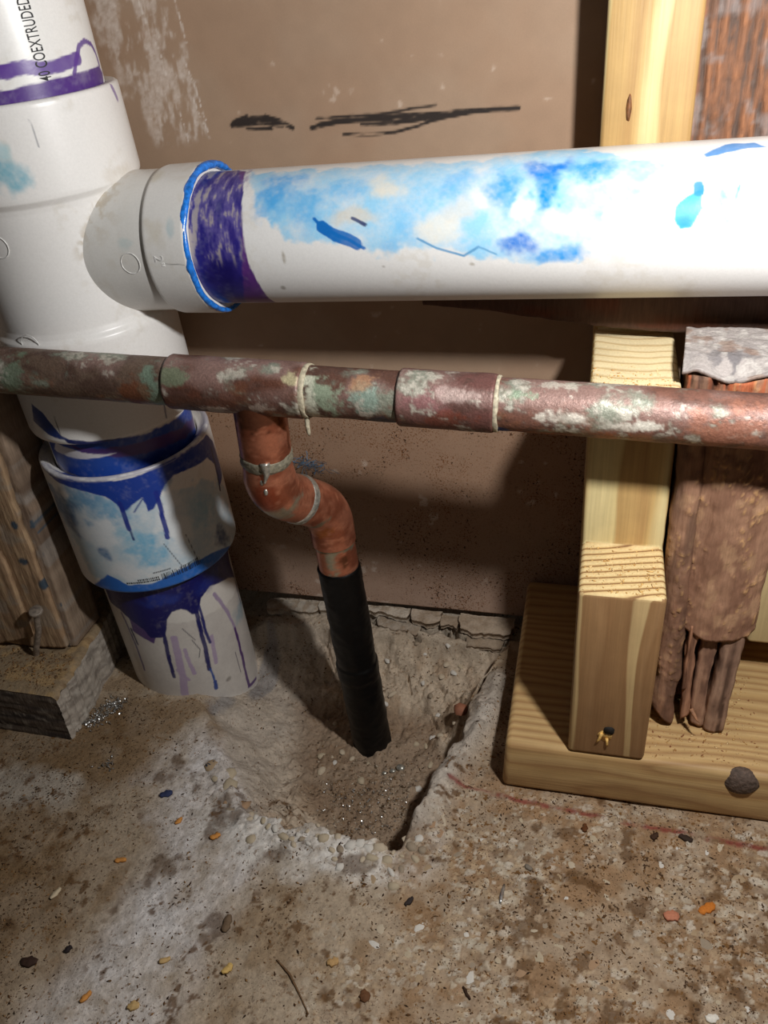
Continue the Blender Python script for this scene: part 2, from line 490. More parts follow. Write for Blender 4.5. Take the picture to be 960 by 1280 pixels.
c = mix(c, (96, 66, 36), smooth(.60, .70, fbm(xm / 5, ym / 5, 3, 107, 4, .6)) * smooth(.50, .64, fbm(xm / 26, ym / 26, 3, 108, 3)) * smooth(-110, -135, ym) * .8)
fm = np.clip(.55 + .45 * smooth(-60, 0, xm) + .4 * smooth(-190, -240, xm) - .15 * smooth(.05, .3, HOLEV), .12, 1)
c = np.concatenate([c, fm[..., None]], -1)
floor = put('floor', new_mesh('floor', np.stack([X, Y, Z], -1), grid_faces(len(gy), len(gx)), M_CONCRETE, c))
floor['kind'] = 'structure'

def ground(x, y):
    return float(floor_height(np.array([x]), np.array([y]))[0][0])

# pebbles of the broken slab edge and of the worn surface: parts of the floor
def dome(seed, flat):
    r = np.random.default_rng(seed)
    n = 9
    vs, fs = [], []
    ph = np.linspace(0, 2 * np.pi, n, endpoint=False)
    out = 1 + (r.random(n) - .5) * .5
    for k, (rad, h) in enumerate(((1.0, -.35), (.93, .25), (.6, .82))):
        vs += [(rad * out[i] * np.cos(ph[i]), rad * out[i] * np.sin(ph[i]), h * (1 + (r.random() - .5) * .3)) for i in range(n)]
    vs.append((0, 0, 1.0))
    f4 = [(k * n + i, k * n + (i + 1) % n, (k + 1) * n + (i + 1) % n, (k + 1) * n + i) for k in range(2) for i in range(n)]
    f3 = [(2 * n + i, 2 * n + (i + 1) % n, 3 * n) for i in range(n)]
    v = np.array(vs); v[:, 2] *= flat
    return v, [np.array(f4), np.array(f3)]

PEB_COL = [(214, 208, 198), (196, 180, 156), (172, 148, 118), (158, 142, 122), (188, 172, 146), (170, 138, 108)]
pebble_meshes = []
for k in range(12):
    v, f = dome(200 + k, .42)
    pebble_meshes.append(new_mesh('pebble', v, f, M_STONE, np.tile(lin(PEB_COL[k % 6]), (len(v), 1))))

def pebble(x, y, r, lift, k, flat=1.0):
    o = bpy.data.objects.new('pebble', pebble_meshes[k % 12])
    COL.objects.link(o)
    o.parent = floor
    o.location = (x, y, ground(x, y) + lift)
    o.rotation_euler = (random.uniform(-.25, .25), random.uniform(-.25, .25), random.uniform(0, 6.28))
    o.scale = (r * random.uniform(.75, 1.35), r * random.uniform(.65, 1.0), r * flat)

placed = []
def try_pebble(x, y, r, lift, flat=1.0):
    for (a, b, q) in placed:
        if (a - x) ** 2 + (b - y) ** 2 < (.85 * (q + r)) ** 2: return
    placed.append((x, y, r))
    pebble(x, y, r, lift, random.choice((0, 1, 4, 6, 7, 10, 3)) if flat == 1.0 else random.randrange(12), flat)

def along(pts, t):
    n = len(pts) - 1
    i = min(int(t * n), n - 1); q = t * n - i
    return (pts[i][0] * (1 - q) + pts[i + 1][0] * q, pts[i][1] * (1 - q) + pts[i + 1][1] * q)

for i in range(120):                                             # white stones along the front lip
    x, y = along([(-132, -176), (-104, -183), (-79, -186), (-52, -186), (-40, -190)], random.random())
    try_pebble((x + random.gauss(0, 3)) / 1000, (y + random.gauss(-2, 5)) / 1000, random.uniform(.0014, .0034), .0002)
for i in range(30):                                              # bigger ones on the left rim
    x, y = along([(-176, -140), (-160, -155), (-150, -166), (-128, -174)], random.random())
    try_pebble((x + random.gauss(0, 4)) / 1000, (y + random.gauss(0, 4)) / 1000, random.uniform(.0025, .006), -.0010, .8)
for i in range(260):                                             # flush stones in the worn slab at the right
    try_pebble(random.uniform(-.06, .118), random.uniform(-.258, -.158), random.choice([.0014, .0018, .0022, .0026, .0034]), -.0004, .32)
for i in range(45):                                              # stones in the hole
    try_pebble(random.uniform(-.125, -.03), random.uniform(-.12, -.02), random.uniform(.0013, .003), .0002)

# thin broken pieces of the slab edge that overhang the hole below the wall
def shelf_piece(x0, x1, front, top, thick, seed, colr):
    nx, ny = max(14, int((x1 - x0) / .9)), 14
    a, b = np.meshgrid(np.linspace(0, 1, nx), np.linspace(0, 1, ny), indexing='ij')
    xs = x0 + (x1 - x0) * a
    fy = np.interp(xs[:, 0], [q[0] for q in front], [q[1] for q in front]) + (fbm(xs[:, 0] / 5, seed, 1, seed, 4, .6) - .5) * 4.5
    pinch = smooth(0, .06, a[:, 0]) * smooth(1, .94, a[:, 0])
    fy = 0.5 + (fy - .5) * (.55 + .45 * pinch)
    ys = .5 + (fy[:, None] - .5) * b
    xs = xs + (fbm(ys / 4, xs / 30, 2, seed + 1, 3) - .5) * 2.0
    zt = top + (fbm(xs / 6, ys / 6, 3, seed + 2, 4) - .5) * 2.2 - .9 * b ** 6
    zb = zt - thick * (.75 + .6 * fbm(xs / 5, ys / 5, 6, seed + 3, 3))
    vt = np.stack([xs, ys, zt], -1).reshape(-1, 3); vb = np.stack([xs, ys + 1.2 * b, zb], -1).reshape(-1, 3)
    n_ = nx * ny
    rim_ = np.concatenate([np.arange(nx) * ny + ny - 1, (nx - 1) * ny + np.arange(ny - 2, -1, -1), np.arange(nx - 2, -1, -1) * ny, np.arange(1, ny - 1)])
    sd = np.stack([rim_, np.roll(rim_, -1), np.roll(rim_, -1) + n_, rim_ + n_], -1)
    cc_ = np.ones((2 * n_, 4)); v_all = np.concatenate([vt, vb])
    c3 = np.tile(lin(colr), (2 * n_, 1)); q_ = fbm(v_all[:, 0] / 4, v_all[:, 1] / 4, v_all[:, 2] / 4, seed + 4, 4)
    cc_[:, :3] = mix(c3, (150, 130, 108), smooth(.45, .65, q_) * .7); cc_[:, 3] = .15
    put('concrete_flake', new_mesh('concrete_flake', v_all / 1000, [grid_faces(nx, ny), grid_faces(nx, ny, off=n_)[:, ::-1], sd], M_CONCRETE, cc_, smooth_shade=False), floor)
FRONT = [(-190, -12), (-150, -9), (-112, -5), (-99, -6), (-82.4, -8), (-73.5, -11), (-65.3, -12.8), (-57.7, -9), (-49.4, -8), (-45.8, -14), (-36.6, -17.5), (-14.7, -16.5), (-8, -14)]
shelf_piece(-186, -146, FRONT, -4.5, 4.5, 901, (176, 166, 152))
shelf_piece(-147, -111, FRONT, -2.8, 4.5, 902, (190, 180, 166))
shelf_piece(-112, -80.5, FRONT, -1.6, 4.2, 903, (188, 176, 160))
shelf_piece(-80, -58.5, FRONT, -2.2, 4.4, 904, (176, 160, 142))
shelf_piece(-59.5, -46.5, FRONT, -4.4, 3.0, 905, (160, 142, 122))
shelf_piece(-46, -9, FRONT, -1.8, 4.6, 906, (172, 154, 134))
shelf_piece(-104, -72, [(q[0], q[1] - 7) for q in FRONT], -8.6, 3.2, 907, (168, 154, 138))
shelf_piece(-40, -14, [(q[0], q[1] - 6) for q in FRONT], -8.8, 3.0, 908, (158, 140, 120))
v, f = dome(333, .8)
brown = put('pebble', new_mesh('pebble', v * .0042 + np.array([-.0345, -.0745, ground(-.0345, -.0745) + .004]), f, M_STONE, np.tile(lin((150, 98, 74)), (len(v), 1))), floor, label='reddish brown stone in the crack')

# ------------------------------------------------------------------ wall: brown paper-faced board
wx = axis_points(-.30, .13, .0008, -.70, .50, .02)
wzs = axis_points(.0, .385, .0008, .0, .75, .02)
X, Z = np.meshgrid(wx, wzs)
xm, zm = X * 1000, Z * 1000
g1 = fbm(xm / 50, zm / 50, 1, 201, 4); g2 = fbm(xm / 7, zm / 7, 1, 202, 4); g3 = fbm(xm / 1.6, zm / 1.6, 1, 203, 2)
c = np.ones(X.shape + (3,)) * lin((164, 139, 117))
c = mix(c, (158, 128, 104), smooth(.4, .65, g1) * .5)
c = mix(c, (178, 150, 134), smooth(75, 5, zm) * .6)
low = smooth(170, 135, zm)
c = mix(c, (160, 126, 102), low * smooth(30, 90, zm) * .6)
c = mix(c, (120, 78, 46), .25 * smooth(.74, .80, noise(xm / 1.25, zm / 1.25, 2, 204)) * smooth(.42, .58, fbm(xm / 24, zm / 24, 3, 205, 3)) * low * .85)   # rusty specks low down
mask = np.clip(low * (.35 + .9 * smooth(.40, .56, fbm(xm / 24, zm / 24, 3, 205, 3))), 0, 1)
c = mix(c, (206, 190, 176), smooth(.70, .8, g2) * smooth(.5, .66, g1) * low * .6)
# white scuffs beside the drain stack: scraped plaster, in slanting strokes
sx = xm + .10 * (zm - 335) * -1
strokes = fbm(sx / 3.6, zm / 26, 4, 207, 4, .6)
patch = fbm(sx / 5, zm / 9, 8, 208, 4, .6)
inz = poly_sdf(xm + (g2 - .5) * 14, zm + (g1 - .5) * 20, [(-240, 395), (-178, 395), (-176, 340), (-173, 301), (-184, 296), (-206, 297), (-213, 326)])
am = smooth(2, -5, inz) * smooth(.44, .58, strokes * .5 + patch * .5) * (.45 + .8 * (g3 - .2))
c = mix(c, (214, 202, 192), am * .85)
c = mix(c, (200, 182, 166), smooth(.78, .86, g2) * smooth(160, 200, zm) * .5)
for pts in ([(-179, 372), (-176, 345)], [(-178, 338), (-173, 312)], [(-193, 352), (-190, 332)], [(-200, 380), (-196, 356)], [(-187, 318), (-185, 302)], [(-178, 322), (-172, 303)]):
    c = mix(c, (222, 212, 204), smooth(.7, .1, seg_dist(xm + (g2 - .5) * 2, zm, pts)) * smooth(.3, .6, g3) * .8)
# marker scribbles
INK = [([(-157.6, 310.3), (-147.5, 311.6), (-138.9, 311.6), (-132.7, 310.2), (-126.3, 306.9)], 2.0), ([(-158.5, 309.0), (-141.4, 309.8), (-132.1, 308.3)], 2.4),
       ([(-156.5, 311.4), (-150, 313.2)], 1.2), ([(-150.6, 307.2), (-137.6, 306.6)], 1.4), ([(-140, 312.6), (-134, 309.5)], 1.4),
       ([(-116.1, 306.3), (-103.2, 308.5), (-90.7, 309.1), (-70.4, 308.6), (-58.3, 309.4), (-46.4, 310.4), (-27.0, 311.3), (-12.6, 311.8)], 1.8),
       ([(-113.0, 310.4), (-98.7, 311.0), (-82.3, 311.2), (-70.1, 312.6), (-52.1, 314.6)], 1.1),
       ([(-99.6, 302.8), (-87.2, 302.3), (-72.8, 303.0), (-62.6, 305.2), (-54.5, 307.6), (-42.5, 309.6), (-27.0, 311.2)], 1.3),
       ([(-111.6, 307.4), (-94.7, 309.8), (-78.3, 310.2), (-54.3, 310.5), (-34.7, 310.8)], 2.0), ([(-90, 307.2), (-74, 306.6), (-58, 308.5)], 1.2),
       ([(-68, 309), (-50, 309.2), (-38, 310.6)], 2.2)]
dry = fbm(xm / 9, zm / 1.1, 3, 209, 3)
for pts, w in INK:
    c = mix(c, (50, 43, 40), smooth(w * .64 + .35, w * .64 - .45, seg_dist(xm, zm + (g2 - .5) * .9, pts)) * smooth(.16, .46, dry))
c = c * (.94 + .12 * g2[..., None])
c = np.concatenate([c, mask[..., None]], -1)
n, m = X.shape
vf = np.stack([X, np.zeros_like(X) + (g1 - .5) * 0, Z + .0015], -1).reshape(-1, 3)
rim = np.concatenate([np.arange(m), np.arange(1, n) * m + m - 1, (n - 1) * m + np.arange(m - 2, -1, -1), np.arange(n - 2, 0, -1) * m])
vb = vf[rim] + np.array([0, .0127, 0])
k = len(rim); i0 = n * m
side = np.array([(rim[(i + 1) % k], rim[i], i0 + i, i0 + (i + 1) % k) for i in range(k)])
cc = np.concatenate([c.reshape(-1, 4), c.reshape(-1, 4)[rim]])
wall = put('wall_back', new_mesh('wall_back', np.concatenate([vf, vb]), [grid_faces(n, m), side], M_BOARD, cc, smooth_shade=False))
wall['kind'] = 'structure'

# ------------------------------------------------------------------ plastic drain stack
def frame(A, B):
    A, B = np.array(A, float), np.array(B, float)
    d = (B - A) / np.linalg.norm(B - A)
    e1 = np.array([0, -1.0, 0]); e1 -= d * (e1 @ d); e1 /= np.linalg.norm(e1)
    return A, d, e1, np.cross(d, e1)

STACK = frame((-.2268, -.05, 0), (-.2367, -.0585, .3))
BRANCH = frame((-.15, -.0588, .26895), (.1, -.0717, .2795))
PHI = np.radians(np.concatenate([np.arange(-112, 112, .75), np.arange(112, 248, 8)]))
PHI_FINE = np.radians(np.concatenate([np.arange(-112, 112, .95), np.arange(112, 248, 8)]))

def on_axis(fr, s, ph, r):
    A, d, e1, e2 = fr
    s, ph, r = np.broadcast_arrays(np.asarray(s, float), np.asarray(ph, float), np.asarray(r, float))
    return A + s[..., None] / 1000 * d + (np.cos(ph) * r / 1000)[..., None] * e1 + (np.sin(ph) * r / 1000)[..., None] * e2

def resample(profile, step):
    s, r = [profile[0][0]], [profile[0][1]]
    for (a, b), (c_, d_) in zip(profile[:-1], profile[1:]):
        n = max(1, int(math.hypot(c_ - a, d_ - b) / step))
        for i in range(1, n + 1):
            s.append(a + (c_ - a) * i / n); r.append(b + (d_ - b) * i / n)
    return np.array(s), np.array(r)

def lathe(name, fr, profile, items, parent, mat=None, step=.6, base=(238, 236, 233), rad=None, seed=0, extra=None, phi=None, jig=None, label=None):
    s, r = resample(profile, step)
    phi = PHI if phi is None else phi
    S, P = np.meshgrid(s, phi, indexing='ij')
    Rr = np.broadcast_to(r[:, None], S.shape).copy()
    if jig is not None: Rr = Rr + jig(S, P)
    v = on_axis(fr, S, P, Rr)
    u = np.where(P > np.pi, P - 2 * np.pi, P) * (rad or r.max())
    c = np.ones(S.shape + (3,)) * lin(base)
    d1 = fbm(S / 16, u / 16, 2, seed + 50, 4); d2 = fbm(S / 3, u / 3, 2, seed + 51, 3)
    c = mix(c, (204, 196, 180), smooth(.58, .76, d1) * smooth(.4, .7, d2) * .28)
    c = stain(c, S, u, items, seed)
    if extra is not None: c = extra(c, S, u)
    return put(name, new_mesh(name, v, grid_faces(len(s), len(phi), wrap=True), mat or M_PVC, c), parent, label=label)

def flip(me):
    me.flip_normals()

ST = {}
ST['branch_pipe']=[
  ('P',(150,204,236),6,[(25.1,-42.8),(33.6,-19.5),(44.1,-11.2),(49.4,-6.1),(64.3,-6.3),(82.2,-3.4),(91.7,1.2),(106.5,-0.4),(120.1,0.7),(133.3,3.1),(146.3,5.6),(171.9,7.0),(179.5,-1.8),(183.6,-11.2),(194.9,-20.6),(203.1,-29.6),(181.7,-41.1),(159.0,-48.4),(130.5,-41.0),(95.8,-42.1),(59.6,-41.4)]),
  ('B',(70,165,230),0.9,43.0,-25.4,13.2,12.7),
  ('B',(90,175,230),0.8,58.9,-18.4,11.1,9.1),
  ('B',(110,185,235),0.7,74.1,-27.6,13.2,6.0),
  ('B',(120,190,235),0.7,101.8,-9.2,7.6,8.2),
  ('B',(110,185,235),0.7,94.5,-2.7,5.7,3.9),
  ('B',(120,195,235),0.6,109.6,-23.6,8.9,11.4),
  ('B',(100,180,235),0.7,122.7,-26.6,8.8,7.9),
  ('B',(214,203,184),0.8,79.0,-14.8,13.6,4.3),
  ('B',(226,220,205),0.9,92.0,-26.5,10.7,7.3),
  ('B',(228,222,208),0.9,117.1,-8.6,12.1,6.9),
  ('B',(214,208,196),0.7,125.3,-15.4,8.6,5.1),
  ('B',(236,234,230),0.9,137.2,-18.7,7.2,6.6),
  ('B',(20,120,210),1.0,160.9,-31.2,13.2,7.3),
  ('B',(30,135,215),1.0,159.4,-19.3,6.3,11.9),
  ('B',(50,148,220),1.0,177.8,-30.7,10.4,8.0),
  ('B',(16,105,200),1.0,148.2,-1.3,9.0,5.1),
  ('B',(45,145,218),1.0,165.6,3.4,11.9,4.0),
  ('B',(60,155,222),0.9,142.6,-23.5,7.8,12.5),
  ('B',(226,228,232),0.9,165.4,-9.8,9.9,6.0),
  ('B',(236,236,236),0.9,149.7,-13.5,5.7,4.9),
  ('B',(216,206,192),0.7,179.3,-6.4,8.4,3.6),
  ('B',(225,222,216),0.7,188.0,-12.8,7.1,4.2),
  ('B',(150,205,240),0.5,194.9,-20.6,8.8,5.8),
  ('L',(20,105,185),5.0,[(65.3,-11.1),(71.7,-7.3),(80.4,-3.5)]),
  ('L',(20,105,185),1.5,[(62.0,-14.5),(65.3,-11.1),(83.8,-1.7)]),
  ('L',(60,70,110),1.5,[(79.0,-13.8),(84.7,-11.1)]),
  ('L',(90,150,195),1.0,[(107.5,-4.8),(115.1,-0.7),(126.7,2.9),(132.9,-0.8)]),
  ('L',(110,165,205),0.8,[(132.9,-0.8),(140.0,2.6)]),
  ('P',(60,160,220),1.6,[(208.1,-8.2),(209.6,-14.7),(212.9,-16.9),(217.3,-17.9),(217.2,-11.5),(215.4,-5.9),(210.9,-4.9)]),
  ('L',(35,130,210),4.0,[(215.8,-20.4),(216.2,-18.0)]),
  ('B',(40,140,215),0.9,212.4,-7.7,3.4,2.6),
  ('B',(100,185,220),1.0,225.7,-13.2,4.2,11.6),
  ('L',(100,190,215),1.2,[(230.3,-19.6),(229.2,-14.4)]),
  ('P',(90,140,195),1.5,[(217.3,-35.4),(224.5,-41.9),(234.3,-41.7),(239.6,-37.1),(232.7,-36.8),(224.4,-34.7),(217.9,-33.4)]),
  ('B',(100,160,190),0.5,224.6,-3.3,2.9,1.7),
  ('B',(150,140,120),0.8,46.0,1.3,1.0,3.2),
  ('B',(110,100,85),0.8,41.6,17.4,1.4,1.6),
  ('B',(150,140,120),0.6,129.7,6.5,1.4,1.1),
  ('B',(120,110,95),0.6,91.6,6.6,0.7,0.7),
  ('B',(120,120,120),0.5,240.7,0.2,1.6,1.2),
  ('P',(92,48,125),0.8,[(22.4,-45.5),(26.3,-28.5),(27.7,-15.2),(28.4,-3.4),(28.7,5.7),(31.0,17.2),(30.5,35.9),(11.9,33.3),(15.8,11.7),(19.1,-13.8),(12.0,-48.0)]),
  ('P',(45,38,125),0.8,[(18.0,-48.1),(26.3,-28.5),(27.7,-15.2),(27.2,-3.4),(24.2,9.7),(15.1,33.6),(-6.3,35.0),(0.5,3.0),(1.4,-18.0),(-0.2,-38.6),(1.9,-49.1)]),
  ('B',(24,18,95),1.0,14.6,9.4,11.4,12.6),
]
ST['branch_hub']=[
  ('B',(205,195,175),0.5,-14.6,-12.8,5.7,6.9),
  ('B',(120,175,190),0.4,-5.6,-13.1,2.9,4.7),
  ('B',(200,190,165),0.6,-20.2,-42.0,7.4,5.5),
  ('L',(150,148,146),0.3,[(-9.9,1.4),(-1.0,2.0)]),
]
ST['upper_pipe']=[
  ('L',(96,62,150),5.5,[(348.1,0.9),(347.9,21.3),(348.1,26.2),(348.6,31.3),(347.1,37.6),(346.9,44.9),(347.7,51.6),(348.2,57.2)]),
  ('L',(96,62,150),2.2,[(342.8,53.2),(348.5,56.8),(352.3,61.0),(353.9,66.8),(352.0,73.1),(347.6,76.7),(343.0,77.2)]),
  ('P',(84,52,132),0.6,[(335.9,-15.4),(339.9,4.9),(341.3,19.1),(341.7,29.0),(342.2,39.4),(342.6,52.6),(343.1,75.6),(339.4,80.2),(333.9,75.0),(333.2,48.0),(331.8,29.0),(330.7,15.3),(325.9,-24.9)]),
]
ST['tee_hub']=[
  ('B',(120,185,205),0.9,309.1,14.4,9.7,11.3),
  ('B',(165,210,220),0.7,319.4,15.4,4.3,4.3),
  ('L',(150,130,175),2.5,[(334.8,80.4),(329.1,83.2)]),
  ('L',(160,160,165),0.35,[(329.8,30.9),(323.4,31.4),(318.9,31.3)]),
  ('B',(205,195,180),0.5,300.8,66.8,4.3,14.5),
]
ST['tee_low_hub']=[
  ('P',(38,62,130),1,[(198.3,-18.0),(194.7,-12.1),(181.5,-3.8),(178.3,0.9),(181.7,-13.6),(187.1,-23.3)]),
  ('L',(60,60,70),0.4,[(193.2,-4.2),(181.4,-4.8)]),
  ('L',(70,80,120),0.8,[(185.8,54.1),(178.4,53.3)]),
  ('P',(40,50,110),1,[(179.6,-3.4),(177.9,14.0),(175.7,38.7),(173.4,70.9),(170.2,71.1),(171.8,37.6),(174.6,13.0),(176.7,-2.1)]),
]
ST['short_pipe']=[
  ('P',(38,78,170),2,[(183.8,-30.2),(178.0,1.8),(173.6,22.1),(171.2,44.5),(170.9,79.4),(140.2,77.2),(146.8,37.2),(146.7,14.6),(149.5,-8.7),(151.2,-28.9)]),
  ('P',(85,60,125),2,[(172.6,-10.8),(170.4,8.4),(168.9,25.1),(166.9,43.2),(160.9,78.6),(153.0,81.6),(160.3,41.2),(163.5,19.3),(166.7,2.7)]),
  ('P',(225,222,228),1.2,[(171.4,-18.1),(169.2,-6.4),(167.0,7.4),(165.9,17.9),(164.1,6.4),(163.9,-8.6),(165.0,-24.1)]),
  ('B',(35,60,150),0.9,153.6,39.2,10.9,18.5),
  ('P',(150,150,175),1,[(156.2,-29.5),(152.7,-13.5),(150.3,6.7),(147.6,28.0),(147.6,55.3),(141.9,56.1),(140.9,26.2),(144.2,0.1),(145.2,-29.3)]),
]
ST['coupling']=[
  ('P',(188,208,220),8,[(145.7,-37.9),(145.1,-5.0),(133.8,65.2),(116.7,92.4),(73.9,93.3),(81.2,48.6),(80.0,-6.4),(90.3,-22.1)]),
  ('B',(85,150,195),0.8,144.3,-2.7,9.7,15.6),
  ('B',(100,165,205),0.8,134.6,10.9,11.4,13.8),
  ('B',(110,180,215),0.9,104.8,22.8,13.3,13.2),
  ('B',(120,185,215),0.7,116.7,14.7,8.6,9.8),
  ('B',(60,110,160),0.9,107.1,-2.6,5.9,4.8),
  ('B',(90,150,190),0.8,132.4,-16.1,16.7,15.3),
  ('B',(228,232,235),0.9,121.1,-3.1,11.6,15.2),
  ('B',(232,236,238),0.9,120.2,40.7,20.1,10.9),
  ('B',(228,230,232),0.8,93.0,3.2,8.3,13.6),
  ('B',(130,185,210),0.6,113.9,61.7,13.5,12.5),
  ('B',(35,70,120),1.0,89.2,70.4,9.5,9.0),
  ('B',(60,120,170),0.8,146.0,42.8,7.6,4.7),
  ('B',(50,90,140),0.7,134.2,-26.9,14.9,15.0),
  ('B',(40,75,130),0.7,122.6,-21.0,9.8,7.1),
  ('P',(25,60,150),1.0,[(154.7,-28.9),(151.2,-17.1),(148.1,0.7),(144.7,9.8),(139.4,14.9),(133.8,16.8),(136.8,22.4),(140.1,29.0),(131.0,29.2),(131.4,32.5),(136.6,38.0),(143.0,42.5),(146.1,48.9),(145.1,52.9),(141.7,77.1),(133.0,84.2),(118.2,82.9),(119.5,97.5),(143.4,92.7),(153.3,83.6),(156.0,50.8),(153.5,29.2),(154.6,8.0),(155.4,-12.0)]),
  ('L',(24,45,135),2.4,[(140.1,16.8),(131.1,16.9),(121.8,17.0)]),
  ('L',(30,50,110),1.2,[(120.7,17.2),(114.6,17.3)]),
  ('L',(24,45,140),2.8,[(140.2,37.0),(125.0,36.3),(110.5,35.3)]),
  ('L',(30,60,140),0.9,[(139.1,28.7),(132.5,22.6)]),
  ('L',(18,30,80),2.0,[(143.1,85.7),(129.7,85.2),(115.9,82.8)]),
  ('P',(40,105,190),1.2,[(69.2,-33.7),(69.6,-11.5),(68.6,-4.6),(67.9,17.9),(71.0,43.1),(64.0,80.9),(71.3,93.2),(80.9,71.8),(85.8,57.3),(87.9,42.2),(86.5,34.4),(82.9,19.4),(83.5,5.3),(90.4,-5.6)]),
  ('L',(70,80,95),0.35,[(107.1,32.5),(88.0,38.7)]),
  ('L',(70,80,95),0.3,[(107.5,45.9),(83.8,49.3)]),
]
ST['lower_pipe']=[
  ('P',(196,190,184),3,[(54.4,-15.3),(44.9,10.6),(32.6,81.6),(-49.0,71.2),(-20.0,15.2),(-21.2,-22.1)]),
  ('B',(140,165,178),0.8,19.6,71.9,9.4,12.9),
  ('L',(172,154,180),5.0,[(31.8,16.2),(13.5,14.8),(-2.6,13.5),(-16.9,11.1)]),
  ('L',(172,154,180),2.4,[(21.0,20.2),(9.6,20.5),(-0.6,21.3)]),
  ('L',(172,154,180),2.4,[(4.9,11.7),(-4.9,16.7)]),
  ('L',(172,154,180),3,[(22.3,38.3),(1.0,36.5)]),
  ('L',(158,140,170),2.6,[(50.8,49.0),(31.1,55.3),(13.8,58.5)]),
  ('L',(84,50,112),2.6,[(13.8,58.5),(-12.2,57.6),(-37.1,56.5)]),
  ('L',(84,50,112),2.5,[(-38.3,56.1),(-41.7,67.2)]),
  ('P',(88,66,120),1,[(51.1,-9.6),(48.6,3.9),(35.3,6.0),(29.2,2.2),(33.8,-4.3),(37.5,-10.6)]),
  ('L',(95,85,125),1.6,[(50.3,-15.5),(36.4,-13.8),(20.2,-12.9),(1.5,-13.4)]),
  ('L',(50,55,90),1.6,[(38.6,-11.6),(25.9,-10.8)]),
  ('P',(22,24,92),0.9,[(72.3,-28.2),(71.9,-8.4),(73.8,13.2),(77.3,39.0),(67.7,82.8),(53.2,76.7),(40.8,78.1),(50.6,65.8),(58.1,47.1),(54.0,39.0),(44.8,34.9),(45.8,30.8),(50.3,28.3),(52.4,25.3),(52.5,19.8),(47.4,15.2),(34.7,12.0),(33.2,7.5),(33.9,1.3),(40.4,-1.1),(46.3,-8.1),(52.8,-16.0),(53.9,-26.6)]),
  ('B',(36,60,150),0.7,62.2,15.0,5.9,15.9),
  ('B',(30,45,125),0.8,62.3,45.6,8.2,10.1),
  ('L',(22,24,92),2.6,[(44.7,12.0),(21.5,9.1),(-0.3,7.8)]),
  ('L',(22,24,92),2.8,[(50.7,33.7),(29.7,33.3),(-1.4,31.3)]),
  ('L',(50,80,150),1.6,[(-1.7,31.7),(-12.1,32.1)]),
  ('L',(35,65,140),2.6,[(-13.7,32.3),(-19.6,32.1)]),
  ('L',(22,28,105),2.0,[(49.0,36.5),(31.4,36.0),(18.9,36.3)]),
  ('L',(25,40,100),1.6,[(45.9,80.2),(32.8,77.0),(19.6,76.9)]),
  ('L',(40,40,60),0.4,[(37.7,22.7),(25.8,28.1)]),
  ('L',(40,40,60),0.5,[(26.7,26.1),(17.0,29.1),(11.0,27.1)]),
  ('L',(60,50,80),0.4,[(-2.4,52.4),(-20.9,52.4)]),
  ('B',(90,80,75),0.8,-17.7,41.8,2.2,2.2),
]

drain = thing('drain_stack', 'white plastic drain pipe stack with side branch and blue and purple glue smears', 'drain pipe', (-.2268, -.05, -.02))
lathe('upper_pipe', STACK, [(300, 40.6), (520, 40.6)], ST['upper_pipe'], drain, seed=1, base=(240, 239, 236))
def tee_dirt(c, S, u):
    j = seg_dist(S, u, [(292, 80), (287, 50), (273, 37), (258, 35), (241, 44), (229, 60)])
    return mix(c, (176, 158, 128), smooth(7, 0, j) * smooth(.42, .66, fbm(S / 3, u / 3, 1, 77, 4)) * smooth(255, 285, S) * .8)
tee = lathe('tee_fitting', STACK, [(330, 40.7), (335.6, 41.2), (336.3, 42.2), (336.4, 45.4), (335.6, 46.3), (334, 46.5), (299, 47.0), (297.2, 46.8), (296.2, 46), (294.4, 44.7), (292, 44.3),
             (236, 44.3), (233, 45.0), (231, 46.6), (229, 47.0), (178, 47.2), (176.2, 46.7), (175.6, 45.5), (175.6, 42), (177, 41)],
            ST['tee_hub'] + ST['tee_low_hub'], drain, rad=47.2, seed=2, extra=tee_dirt)
def neck_dirt(c, S, u):
    c = mix(c, (186, 168, 138), smooth(-26, -52, S) * smooth(.45, .68, fbm(S / 3, u / 3, 1, 78, 4)) * smooth(0, -30, u) * .8)
    return c
neck = lathe('branch_neck', BRANCH, [(-84, 34.0), (-48, 33.6), (-34, 33.0), (-19, 32.8)], [('B', (150, 190, 195), .3, -30, -8, 5, 4)], tee, seed=3, base=(224, 222, 217), extra=neck_dirt)
hub = lathe('branch_hub', BRANCH, [(-19, 32.6), (-20.4, 33.4), (-20.2, 34.2), (-19, 34.5), (0.2, 34.7), (1.4, 34.2), (1.6, 33), (1.4, 30.3)], ST['branch_hub'], tee, seed=4, base=(228, 226, 222))
def scrape(c, S, u):
    a = smooth(29, 25, S) * (S > 1)
    n1 = fbm(S / 2.2, u / 9, 3, 91, 5, .62); n2 = fbm(S / 8, u / 9, 3, 93, 4)
    c = mix(c, (112, 100, 166), a * smooth(.40, .58, n1 * .6 + n2 * .4) * smooth(6, -8, u) * .7)
    c = mix(c, (180, 170, 162), a * smooth(.54, .66, n1 * .7 + n2 * .3 + .09 * smooth(8, 3, S)) * smooth(7, -4, u) * .85)
    return c
lathe('branch_pipe', BRANCH, [(-10, 30.15), (262, 30.15), (480, 30.15)], ST['branch_pipe'], drain, seed=5, step=.6, phi=PHI, base=(228, 227, 225),
      extra=scrape)
lathe('short_pipe', STACK, [(120, 40.6), (200, 40.6)], ST['short_pipe'], drain, seed=6)
